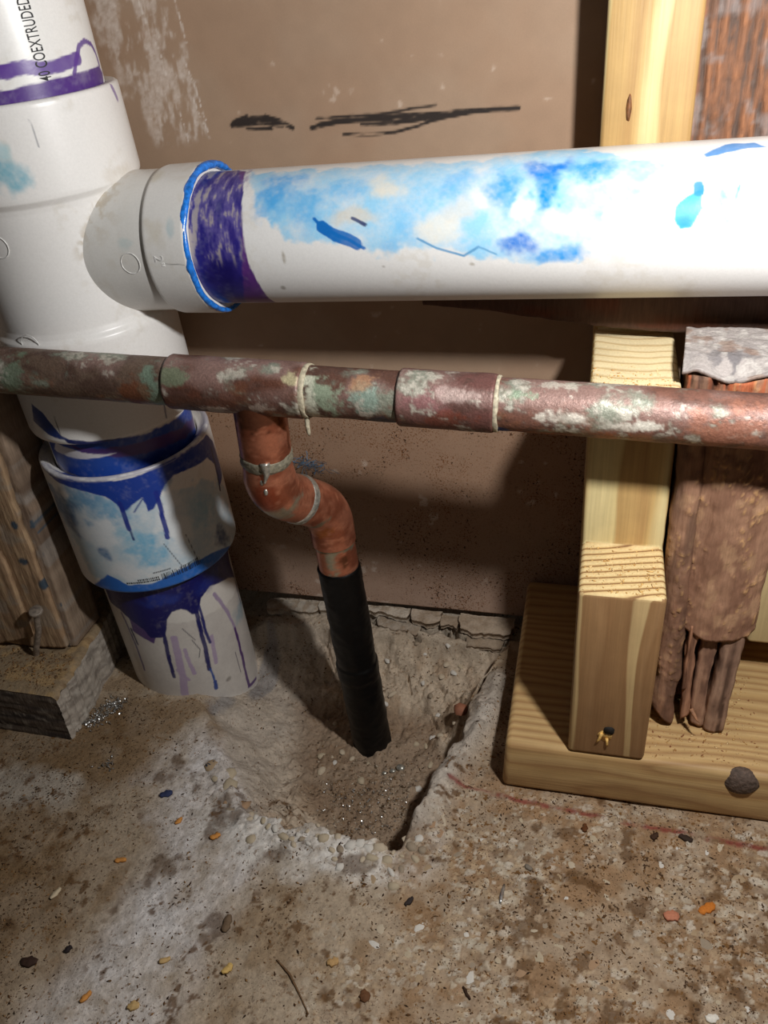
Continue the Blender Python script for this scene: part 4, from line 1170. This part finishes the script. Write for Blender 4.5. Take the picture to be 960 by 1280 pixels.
# the old stud on the right, cut off below the drain pipe
old = thing('split_old_stud', 'old brown weathered stud stump split at its foot, beside the notched stud', 'timber', (.092, -.08, T_PLATE))
brown = old_col(601, (150, 104, 80), (84, 56, 44), (124, 84, 66), (128, 110, 100))
plank('core', old, .0745, .1115, .0385, .2215, -.0960, .035, old_col(605, (120, 84, 62), (52, 36, 28), (92, 62, 48)), ridged(605), 61, shift=-.012)
def slab_lo(q):
    return .0920 + .0060 * (abs(q - .5) * 2) ** 2.4 + .0005 * math.sin(q * 13)
def slab_rel(x, z):
    chips = fbm(x / 1.2, z / 1.7, 4, 612, 3); gate = fbm(x / 10, z / 14, 5, 613, 3)
    return (fbm(x / 4, z / 40, 1, 611, 4) - .5) * 1.6 + (fbm(x / 6, z / 7, 2, 614, 4) - .5) * 1.3 + smooth(.60, .70, chips) * smooth(.42, .58, gate) * .9 + (fbm(x / .9, z / 2.2, 8, 6141, 2) - .5) * .35 - 1.2 * smooth(.62, .70, fbm(x / 1.3, z / 30, 6, 615, 2)) * smooth(206, 216, z)
def slab_col(x, z, rel):
    c = np.ones(x.shape + (3,)) * lin((156, 118, 94))
    c = mix(c, (132, 96, 76), smooth(.45, .65, fbm(x / 8, z / 20, 2, 616, 4)) * .8)
    c = mix(c, (180, 142, 110), smooth(.56, .7, fbm(x / 5, z / 8, 3, 617, 4)) * .7)
    c = mix(c, (196, 152, 104), smooth(.62, .74, fbm(x / 1.2, z / 1.7, 4, 612, 3)) * smooth(.48, .62, fbm(x / 10, z / 14, 5, 613, 3)) * .8)
    c = mix(c, (176, 96, 62), smooth(203, 212, z) * smooth(.4, .6, fbm(x / 1.6, z / 40, 7, 618, 3)) * .9)
    c = mix(c, (66, 46, 36), smooth(.64, .72, fbm(x / 1.3, z / 30, 6, 615, 2)) * smooth(196, 215, z) * .9)
    return c
def slab_hi(q):
    return .2278 - .0050 * math.exp(-((q * .78 + .16 - .42) / .24) ** 2)
def side_col(x, z, rel):
    return mix(slab_col(x, z, rel), (84, 62, 52), smooth(.35, .6, fbm(x / 5, z / 30, 2, 619, 4)) * .6)
plank('bark_slab', old, .0790, .1135, slab_lo, slab_hi, -.1160, .017, slab_col, slab_rel, 62, bow=.0035, shift=-.016, tilt=.060, label='rounded brown outer slab broken off halfway down')
plank('side_slab', old, .0718, .0835, lambda q: .0345 + .012 * (1 - q) ** 1.2, lambda q: .2235 + .001 * q, -.1165, .030, side_col, slab_rel, 63, shift=-.022, tilt=.066, bow=.003)
plank('splinter', old, .0850, .0892, lambda q: .0390 + .004 * q, .101, -.1150, .008, old_col(631, (178, 132, 104), (112, 80, 62), (152, 110, 86)), ridged(631, 1.6, .6), 64, shift=-.01, tilt=.09)
plank('splinter', old, .0905, .0975, lambda q: .0345 + .003 * (1 - q), .101, -.1135, .010, old_col(641, (176, 138, 112), (116, 86, 70), (152, 116, 94)), ridged(641, 3, .5), 65, tilt=.09)
plank('splinter', old, .0985, .1082, lambda q: .0340 + .003 * abs(q - .4), .101, -.1155, .012, old_col(651, (162, 130, 108), (88, 66, 54), (138, 108, 90)), ridged(651, 3, .6), 66, shift=.01, tilt=.09)
plank('splinter', old, .0838, .0856, .060, .099, -.1165, .004, old_col(661, (166, 120, 92), (98, 68, 52), (138, 98, 76)), ridged(661, 1.2, .4), 67, tilt=.09)
tube('wood_sliver', [(.0895, -.119, .0520), (.0925, -.1235, .0490), (.0945, -.1245, .0478)], [(0, .0013), (.004, .0009), (.0075, .0002)], old, flat_mat('brown_splinter', (150, 106, 76), .7), k=6, cap=True)
# sawn, grey top of the stump: a shallow saddle with a chipped front lip
nx, ny = 70, 90
A, B = np.meshgrid(np.linspace(0, 1, nx), np.linspace(0, 1, ny))
xx = .0655 + .0450 * A + .0035 * (1 - A) * B; yy = -.1080 + .044 * B + .005 * (1 - A) ** 2 * (1 - B)
dip = .0052 * np.exp(-((A - .42) / .24) ** 2) * smooth(.32, 0, B)
zz = .2296 - dip - .0025 * smooth(.14, 0, A) * smooth(.35, 0, B) + (fbm(A * 9, B * 12, 1, 671, 4) - .5) * .0012 + .0010 * B
c = np.ones(A.shape + (3,)) * lin((168, 160, 156))
c = mix(c, (112, 108, 110), smooth(.45, .62, fbm(A * 5 + B * 3, B * 5 - A * 7, 2, 672, 4)) * np.exp(-((A - .42) / .3) ** 2) * smooth(.8, .2, B) * .9)
c = mix(c, (190, 184, 178), smooth(.55, .7, fbm(A * 14, B * 9, 3, 673, 4)) * .8)
c = mix(c, (140, 110, 92), smooth(.62, .75, fbm(A * 5, B * 5, 4, 674, 3)) * .6)
vt = np.stack([xx, yy, zz], -1).reshape(-1, 3); vb = vt.copy(); vb[:, 2] = vt[:, 2] - .0022; vb[:, 1] += .0015 * (1 - B.ravel())
rim = np.concatenate([np.arange(nx), np.arange(1, ny) * nx + nx - 1, (ny - 1) * nx + np.arange(nx - 2, -1, -1), np.arange(ny - 2, 0, -1) * nx])
o_ = len(vt); side = np.stack([rim, o_ + np.arange(len(rim)), o_ + np.roll(np.arange(len(rim)), -1), np.roll(rim, -1)], -1)
crim = mix(c.reshape(-1, 3)[rim], (120, 92, 78), np.full(len(rim), .8))
put('sawn_top', new_mesh('sawn_top', np.concatenate([vt, vb[rim]]), [grid_faces(ny, nx), side], M_OLDWOOD, np.concatenate([c.reshape(-1, 3), crim])), old, label='grey sawn top of the stump')

# the upper length of the old stud above the drain pipe
upper = thing('old_stud', 'upper length of ridged rusty brown old stud at the top right corner', 'timber', (.086, -.015, .25))
def up_rel(x, z):
    r = np.abs(((x + (fbm(x / 9, z / 45, 1, 681, 3) - .5) * 6) / 5.2) % 1 - .5) * 2
    return (r - .5) * 1.7 + (fbm(x / 1.2, z / 2.5, 2, 682, 4) - .5) * 1.6 + (fbm(x / 3, z / 14, 4, 6821, 4) - .5) * 2.4
plank('stud_body', upper, .0665, .130, .246, .46, -.0330, .030, old_col(683, (158, 108, 76), (92, 76, 68), (130, 92, 70), (140, 130, 126)), up_rel, 68, shift=-.045)

# flat dark rail behind the side branch
rail = thing('dark_rail', 'dark brown stained rail running behind the white side pipe', 'rail', (.05, -.047, .23))
nx, ny = 150, 24
A, B = np.meshgrid(np.linspace(0, 1, nx), np.linspace(0, 2 * np.pi, ny, endpoint=False), indexing='ij')
xr = -.052 + .25 * A
zc = .2385 - .0100 * A + .0006 * np.sin(A * 9); hh = .0045 + .0062 * smooth(0, .4, A)
ce, se = np.cos(B), np.sin(B)
p4 = lambda q: np.sign(q) * np.abs(q) ** .5
v = np.stack([xr, -.0470 + p4(ce) * .0062 + (fbm(A * 40, B, 2, 691, 3) - .5) * .001, zc + p4(se) * hh + (fbm(A * 40, B, 5, 692, 3) - .5) * .0012], -1)
c = np.ones(A.shape + (3,)) * lin((84, 62, 52))
c = mix(c, (112, 92, 82), smooth(.5, .68, fbm(A * 14, B * 1.2, 3, 693, 4)) * smooth(.45, .8, A) * .9)  # grey highlight painted into the colour towards the right, where the rail catches light
c = mix(c, (96, 54, 38), smooth(.55, .7, fbm(A * 9, B * 2, 7, 694, 4)) * .7)
put('rail_body', new_mesh('rail_body', v, [grid_faces(nx, ny, wrap=True), np.array([list(range(ny))[::-1]]), np.array([list((nx - 1) * ny + np.arange(ny))])], M_OLDWOOD, c), rail)

# old timber at the left
lplate = thing('old_bottom_plate', 'short end of grey old bottom plate on the floor at the left edge', 'timber', (-.34, -.07, -.018))
nx, ny = 110, 90
def lp_col(x, z, rel):
    c = old_col(701, (140, 124, 104), (70, 62, 56), (110, 96, 82))(x, z, rel)
    return c
A, B = np.meshgrid(np.linspace(0, 1, nx), np.linspace(0, 1, ny), indexing='ij')
def lp_end(y):     # skewed, ragged sawn end
    return -.2705 - .010 * smooth(-.135, -.02, y) + (noise(y * 300, 0, 0, 702) - .5) * .0025
yy = -.136 + .134 * B
xx = -.52 + (lp_end(yy) + .52) * (A ** .6)
zz = .0205 + (fbm(xx * 60, yy * 200, 1, 703, 4) - .5) * .002 - .0025 * smooth(.03, 0, B) - .003 * smooth(.985, 1, A)
xm, ym = xx * 1000, yy * 1000
c = np.ones(A.shape + (3,)) * lin((146, 126, 100))
c = mix(c, (176, 146, 104), smooth(.45, .65, fbm(xm / 6, ym / 6, 3, 704, 4)) * .8)
c = mix(c, (120, 96, 70), smooth(.6, .7, fbm(xm / 2.5, ym / 2.5, 3, 705, 3)) * .7)
top = np.stack([xx, yy, zz], -1)
# front side and end side as further grids
def side_grid(line_x, line_y, line_z, seed, cols, lines):
    m_ = 26
    Bq, Cq = np.meshgrid(np.arange(len(line_x)), np.linspace(0, 1, m_), indexing='ij')
    z_ = line_z[:, None] * (1 - Cq) + -.0200 * Cq
    s_ = np.concatenate([[0], np.cumsum(np.hypot(np.diff(line_x), np.diff(line_y)))])[:, None] * 1000 + 0 * Cq
    bump = (fbm(s_ / 30 if not lines else s_ / 8, z_ * 1000 / (1.6 if not lines else 1.2), 1, seed, 4) - .5) * .0024
    c_ = np.ones(Bq.shape + (3,)) * lin(cols[0])
    c_ = mix(c_, cols[1], smooth(.45, .65, fbm(s_ / (24 if not lines else 16), z_ * 1000 / (2.4 if not lines else 2.0) + (s_ * .08 if lines else 0), 4, seed + 1, 4)))
    c_ = mix(c_, cols[2], smooth(.6, .72, fbm(s_ / 5, z_ * 1000 / 3, 6, seed + 2, 4)) * .7)
    return np.stack([line_x[:, None] + bump * (1 if lines else 0), line_y[:, None] + bump * (0 if lines else 1), z_], -1), c_
vs, cs, fs, off = [], [], [], 0
f_v, f_c = side_grid(xx[:, 0], yy[:, 0], zz[:, 0], 711, ((92, 80, 70), (56, 48, 44), (140, 130, 118)), False)
e_v, e_c = side_grid(xx[-1, :], yy[-1, :], zz[-1, :], 721, ((176, 166, 154), (142, 132, 122), (198, 190, 178)), True)
for vv, ccc in ((top, c), (f_v, f_c), (e_v, e_c)):
    vs.append(vv.reshape(-1, 3)); cs.append(ccc.reshape(-1, 3)); fs.append(grid_faces(vv.shape[0], vv.shape[1], off=off)); off += vv.shape[0] * vv.shape[1]
put('board', new_mesh('board', np.concatenate(vs), fs, M_OLDWOOD, np.concatenate(cs)), lplate)

lstud = thing('old_grey_stud', 'old grey brown stud with peeling face and blue paint specks at the left edge', 'timber', (-.30, -.08, .0205))
lc = old_col(731, (158, 138, 118), (112, 94, 80), (138, 118, 100), (150, 142, 134), (52, 80, 100))
plank('stud_body', lstud, -.330, -.2790, .0215, .30, -.0960, .030, lc, ridged(731, 6, .8), 71)
def fs_hi(q): return .30
def lf_col(x, z, rel):
    c = old_col(741, (178, 150, 118), (130, 104, 80), (158, 130, 102), (150, 138, 124))(x, z, rel)
    for sx_, sz_, r1, r2 in ((-288, 118, 2.2, 3.4), (-291, 92, 3.5, 2.6), (-284, 74, 3, 4)):
        c = mix(c, (40, 66, 84), smooth(1.1, .7, np.hypot((x - sx_) / r1, (z - sz_) / r2)) * .9)
    return c
plank('peeling_face', lstud, -.334, -.2835, lambda q: .0222 + .004 * abs(q - .5), .30, -.1005, .0045, lf_col, ridged(742, 9, .8), 72)
plank('peeling_face', lstud, -.334, -.3030, lambda q: .024 + .01 * q, lambda q: .128 - .03 * q, -.1045, .0040, lf_col, ridged(743, 9, 1.0), 73)

nail = thing('bent_nail', 'bent rusty nail standing in the old plate at the left', 'nail', (-.3035, -.1050, .0205))
tube('nail_shank', [(-.3035, -.1050, .0195), (-.2985, -.1078, .0290), (-.2915, -.1085, .0440), (-.2868, -.1095, .0610)], .0019, nail, M_NAIL, k=14, cap=True)
h0 = np.array((-.2868, -.1095, .0610)); dh = np.array((.0014, -.0030, .0110)); dh /= np.linalg.norm(dh)
tube('nail_head', [h0 - dh * .0004, h0 + dh * .0018], [(0, .0034), (.0004, .0042), (.0018, .0042), (.0022, .0036)], nail, M_NAIL, k=20, step=.0003, cap=True)

# ------------------------------------------------------------------ loose things on the floor
def crumb_field(name, label, n, where, size, cols, stretch=2.2, seed=0, mat=None, surf=None):
    r = np.random.default_rng(seed)
    x, y = where(r, n)
    n = len(x)
    z = floor_height(x, y)[0] if surf is None else surf(x, y)
    base = np.array([(1, 0, 0), (-1, 0, 0), (0, 1, 0), (0, -1, 0), (0, 0, 1), (0, 0, -.6)], float)
    F = np.array([(0, 2, 4), (2, 1, 4), (1, 3, 4), (3, 0, 4), (2, 0, 5), (1, 2, 5), (3, 1, 5), (0, 3, 5)])
    s = size[0] + (size[1] - size[0]) * r.random(n) ** 2.2
    el = 1 + (stretch - 1) * r.random(n)
    a = r.random(n) * 6.283
    V0 = base[None] * (.75 + .5 * r.random((n, 6, 1)))
    V0 = V0 * np.stack([s * el, s * .8, s * .55], -1)[:, None]
    ca, sa = np.cos(a)[:, None], np.sin(a)[:, None]
    tilt = (r.random(n) - .5)[:, None] * .8
    xv, yv, zv = V0[..., 0], V0[..., 1], V0[..., 2] + V0[..., 0] * tilt
    V1 = np.stack([xv * ca - yv * sa + x[:, None], xv * sa + yv * ca + y[:, None], zv + (z + s * .25)[:, None]], -1)
    c = lin(np.array(cols)[r.integers(0, len(cols), n)])
    c = np.repeat(c[:, None], 6, 1)
    me = new_mesh(name, V1.reshape(-1, 3), (F[None] + 6 * np.arange(n)[:, None, None]).reshape(-1, 3), mat or M_CRUMB, c, smooth_shade=False)
    o = put(name, me, None, (float(x.mean()), float(y.mean()), float(z.mean())))
    return tag(o, label, 'debris', kind='stuff')

def accept(x, y, dens, r):
    k = r.random(len(x)) < dens
    return x[k], y[k]
def free(x, y):
    """keep crumbs off the places where timber and pipe stand"""
    st = np.hypot(x + .2275, y + .0505) > .0425
    ln = ~((x > -.0045) & (y > -.1425))
    lp_ = ~((x < -.268) & (y > -.1385))
    return st & ln & lp_ & (y < -.002)
def w_floor(r, n):
    x = r.uniform(-.33, .135, n); y = r.uniform(-.312, -.004, n)
    d = .10 + .9 * smooth(.46, .66, fbm(x * 1000 / 26, y * 1000 / 26, 3, 801, 4)) + .5 * smooth(-.19, -.25, x) + .5 * smooth(-.05, .02, x) * smooth(-.15, -.17, y)
    k = free(x, y)
    return accept(x[k], y[k], (d * .8)[k], r)
crumb_field('sawdust_crumbs', 'brown sawdust and dirt crumbs scattered over the whole concrete floor', 24000, w_floor, (.00020, .00070),
            [(92, 62, 34), (70, 46, 28), (120, 86, 52), (52, 36, 24), (146, 110, 70), (104, 80, 54)], 2.4, 1)
def w_hole(r, n):
    x = r.normal(-.078, .022, n); y = r.normal(-.125, .018, n)
    k = (poly_sdf(x * 1000, y * 1000, HOLE) < -4)
    return x[k], y[k]
crumb_field('hole_rubble', 'grey brown rubble crumbs on the bottom of the pipe hole', 1100, w_hole, (.0003, .0010), [(160, 142, 120), (130, 104, 76), (184, 168, 148), (96, 76, 56)], 1.8, 2)
def w_shelf(r, n):
    x = r.uniform(.069, .125, n); y = r.uniform(-.136, -.070, n); return x, y
crumb_field('plate_sawdust', 'pale sawdust lying on the bottom plate beside the notched stud', 700, lambda r, n: accept(*w_shelf(r, n), np.ones(n) * .8, r), (.0002, .0007), [(206, 164, 104), (180, 132, 80), (150, 96, 64), (222, 190, 140)], 2.4, 3,
            surf=lambda x, y: np.full_like(x, T_PLATE))
def w_notch(r, n): return r.uniform(.0325, .066, n), np.clip(r.normal(-.122, .010, n), -.1375, -.1035)
crumb_field('notch_sawdust', 'fresh sawdust in the lower notch of the pine stud', 260, w_notch, (.0002, .0007), [(226, 184, 116), (206, 156, 90), (236, 204, 150)], 2.6, 4, surf=lambda x, y: np.full_like(x, .1361))
def w_notch2(r, n): return r.uniform(.030, .064, n), np.clip(r.normal(-.094, .007, n), -.0995, -.05)
crumb_field('top_notch_sawdust', 'fresh sawdust in the upper notch of the pine stud', 170, w_notch2, (.0002, .0006), [(226, 180, 110), (206, 150, 84), (240, 210, 156)], 2.2, 5, surf=lambda x, y: np.full_like(x, .2182))
def w_lp(r, n): return r.uniform(-.335, -.275, n), r.uniform(-.134, -.102, n)
crumb_field('old_plate_sawdust', 'brown sawdust lying on the old plate at the left', 600, w_lp, (.0002, .0007), [(160, 118, 72), (126, 90, 56), (92, 66, 44)], 2.2, 6, surf=lambda x, y: np.full_like(x, .0208))

# bright metal shavings
def curls(name, label, spots, n, size, seed, spread):
    r = np.random.default_rng(seed)
    vs, fs = [], []
    for i in range(n):
        cx, cy = spots[r.integers(len(spots))]
        x, y = cx + r.normal(0, spread), cy + r.normal(0, spread)
        z = ground(x, y)
        L = size * r.uniform(.5, 1.4); k = 6
        a, tw = r.uniform(0, 6.28), r.uniform(1.5, 5)
        ax = np.array([math.cos(a), math.sin(a), r.uniform(-.2, .7)]); ax /= np.linalg.norm(ax)
        s_ = np.cross(ax, [0, 0, 1]); s_ /= np.linalg.norm(s_); t_ = np.cross(s_, ax)
        rad = size * .22
        o = len(vs)
        for q in np.linspace(0, 1, k):
            ph = q * tw
            p = np.array([x, y, z + .0004 + size * .2]) + ax * (q - .5) * L + (s_ * math.cos(ph) + t_ * math.sin(ph)) * rad
            w = (s_ * math.sin(ph) - t_ * math.cos(ph)) * size * .14
            vs += [p - w, p + w]
        fs += [(o + 2 * j, o + 2 * j + 1, o + 2 * j + 3, o + 2 * j + 2) for j in range(k - 1)]
    o = put(name, new_mesh(name, vs, np.array(fs), M_METAL, smooth_shade=False), None, (spots[0][0], spots[0][1], ground(*spots[0])))
    return tag(o, label, 'debris', kind='stuff')
curls('steel_shavings', 'heap of bright steel shavings beside the old plate end', [(-.262, -.112), (-.257, -.104), (-.266, -.120)], 190, .0028, 21, .0042)
curls('loose_shavings', 'thin scatter of bright shavings on the bottom of the pipe hole', [(-.083, -.122), (-.092, -.135), (-.075, -.140), (-.100, -.128), (-.072, -.118)], 120, .0019, 22, .0075)
curls('foil_shavings', 'small clump of bright shavings on the floor near the old plate', [(-.238, -.151)], 16, .0026, 23, .0022)
for k, (x, y, r0, lab) in enumerate(((-.0690, -.1010, .0024, 'largest bright solder bead beside the black sleeve'), (-.0735, -.1035, .0016, 'middle one of the three solder beads by the black sleeve'), (-.0785, -.1050, .0013, 'smallest solder bead at the foot of the black sleeve'))):
    o = blob('solder_bead', (x, y, ground(x, y) + r0 * .5), (r0 * 1.2, r0, r0 * .7), M_SOLDER, None, 40 + k)
    o.data.transform(Matrix.Translation((-x, -y, -ground(x, y)))); o.location = (x, y, ground(x, y))
    tag(o, lab, 'solder', 'solder beads in the pipe hole')

def chip(x, y, L, w, h, ang, colr, seed, name, label, cat, group, curl=.2, mat=None):
    r = np.random.default_rng(seed)
    n = 7
    vs = []
    for i, q in enumerate(np.linspace(-1, 1, n)):
        ww = w * (1 - .55 * abs(q) ** 2) * r.uniform(.75, 1.2)
        off = r.uniform(-.2, .2) * w
        zz = h * .2 + curl * L * q * q * .5
        for sy, sz in ((-1, 0), (1, 0), (.8, h * r.uniform(.7, 1.2)), (-.8, h * r.uniform(.7, 1.2))):
            vs.append((q * L, sy * ww + off, zz + sz))
    f = [(i * 4 + j, i * 4 + (j + 1) % 4, (i + 1) * 4 + (j + 1) % 4, (i + 1) * 4 + j) for i in range(n - 1) for j in range(4)]
    f += [(0, 3, 2, 1), (4 * n - 4, 4 * n - 3, 4 * n - 2, 4 * n - 1)]
    v = np.array(vs) @ np.array(Matrix.Rotation(ang, 3, 'Z')).T
    me = new_mesh(name, v, np.array(f), mat or M_CRUMB, np.tile(lin(colr), (len(v), 1)) if mat is None else None, smooth_shade=False)
    o = bpy.data.objects.new(name, me); COL.objects.link(o)
    o.location = (x, y, ground(x, y))
    return tag(o, label, cat, group)
OR, TAN, DK, BR = (206, 142, 74), (196, 164, 112), (62, 44, 36), (104, 70, 46)
G = 'chips lying on the concrete'
CH = [(-.198, -.209, .0030, .0016, .3, OR, 'plump orange wood chip on the dusty left part of the floor', 'wood_chip'),
      (-.150, -.190, .0028, .0018, .6, OR, 'orange wood chip on pale cement just left of the hole rim', 'wood_chip'),
      (-.176, -.182, .0024, .0013, 1.2, OR, 'small orange wood chip beside the blue paint flake', 'wood_chip'),
      (-.216, -.268, .0040, .0026, .1, DK, 'dark brown wood chip near the lower left corner', 'wood_chip'),
      (-.200, -.259, .0021, .0015, .9, (48, 40, 40), 'blackish wood chip right of the dark brown one at lower left', 'wood_chip'),
      (-.178, -.279, .0030, .0014, 1.1, OR, 'orange wood chip nearest the bottom left edge', 'wood_chip'),
      (-.152, -.280, .0026, .0021, .2, TAN, 'square tan wood chip at the bottom edge left of centre', 'wood_chip'),
      (-.147, -.258, .0026, .0016, .5, TAN, 'tan wood chip above the square tan one at the bottom', 'wood_chip'),
      (-.114, -.259, .0028, .0019, 1.0, (206, 172, 104), 'yellowish wood chip on pale cement below the curled shaving', 'wood_chip'),
      (-.066, -.249, .0026, .0022, .4, (184, 148, 100), 'tan wood chip at bottom centre', 'wood_chip'),
      (-.048, -.261, .0026, .0024, 2.2, BR, 'brown wood chip at bottom centre beside the thin twig', 'wood_chip'),
      (.016, -.186, .0020, .0013, 2.6, (126, 116, 104), 'grey chip on the floor below the left end of the new plate', 'wood_chip'),
      (-.038, -.214, .0026, .0014, .9, (56, 48, 46), 'dark flake on pale cement left of the metal pin', 'wood_chip'),
      (.091, -.156, .0034, .0018, -.3, (58, 44, 36), 'dark curved bark chip just below the new plate, right one of a pair', 'wood_chip'),
      (.076, -.1575, .0022, .0019, .9, (66, 46, 34), 'dark bark chip just below the new plate, left one of a pair', 'wood_chip'),
      (.098, -.192, .0044, .0024, .6, (198, 118, 46), 'bright orange wood chip at the right edge of the floor', 'wood_chip'),
      (.082, -.199, .0034, .0026, .2, (190, 124, 96), 'pinkish flat chip beside the bright orange one', 'wood_chip'),
      (.042, -.159, .0022, .0018, 1.4, (96, 58, 30), 'small brown chip below the middle of the new plate', 'wood_chip'),
      (-.005, -.251, .0030, .0008, -.9, (60, 42, 30), 'thin dark sliver at the bottom, right of centre', 'wood_chip'),
      (.096, -.242, .0026, .0020, .3, (226, 220, 208), 'white flake at the bottom right corner', 'wood_chip'),
      (-.223, -.233, .0034, .0014, 1.3, (206, 188, 158), 'curled pale shaving on dusty floor at the left', 'wood_chip'),
      (-.123, -.238, .0042, .0022, 1.7, (112, 92, 72), 'curled brown shaving in the middle of the pale cement', 'wood_chip'),
      (-.192, -.165, .0036, .0022, .4, (52, 60, 92), 'dark blue paint flake below the drain pipe', 'paint_flake'),
      (-.174, -.142, .0026, .0014, .8, (50, 62, 80), 'small blue paint flake on the pale rim of the hole', 'paint_flake')]
for k, (x, y, L, w, a, colr, lab, nm) in enumerate(CH):
    chip(x, y, L, w, .0011, a, colr, 900 + k, nm, lab, 'paint flake' if nm == 'paint_flake' else 'wood chip', G, .25 if 'curled' in lab else .08)
chip(.005, -.2025, .0052, .0010, .0011, 1.45, None, 950, 'metal_pin', 'bright short metal pin lying on the floor below the new plate', 'nail', None, .02, M_METAL)
pts = [(-.092, -.2520), (-.084, -.2575), (-.077, -.2650), (-.070, -.2730)]
tw = tube('twig', [(x, y, ground(x, y) + .0006) for x, y in pts], [(0, .0003), (.01, .0006), (.025, .0003)], None, flat_mat('dry_twig', (110, 82, 54), .8), k=6, cap=True)
tag(tw, 'thin dry twig on the floor at bottom centre', 'twig')

# fluff caught on the wall behind the elbow
r = np.random.default_rng(77); vs, fs = [], []
for i in range(46):
    p = np.array([r.normal(-.1450, .006), -.0012 - r.random() * .004, r.normal(.1125, .0020) ])
    a = r.normal(-.25, .6); d = np.array([math.cos(a), r.normal(0, .25), math.sin(a)])
    o = len(vs); k = 7
    for q in np.linspace(0, 1, k):
        a += r.normal(0, .35); d = np.array([math.cos(a), d[1], math.sin(a)])
        p = p + d * .0013; p[1] = min(p[1], -.0006)
        n_ = np.array([-math.sin(a), 0, math.cos(a)]) * .00022
        vs += [p - n_, p + n_ + np.array([0, -.0002, 0])]
    fs += [(o + 2 * j, o + 2 * j + 1, o + 2 * j + 3, o + 2 * j + 2) for j in range(k - 1)]
lint = put('blue_lint', new_mesh('blue_lint', vs, np.array(fs), M_LINT, smooth_shade=False), None, (-.145, -.001, .112))
tag(lint, 'wisp of blue lint clinging to the wall behind the copper elbow', 'lint', kind='stuff')
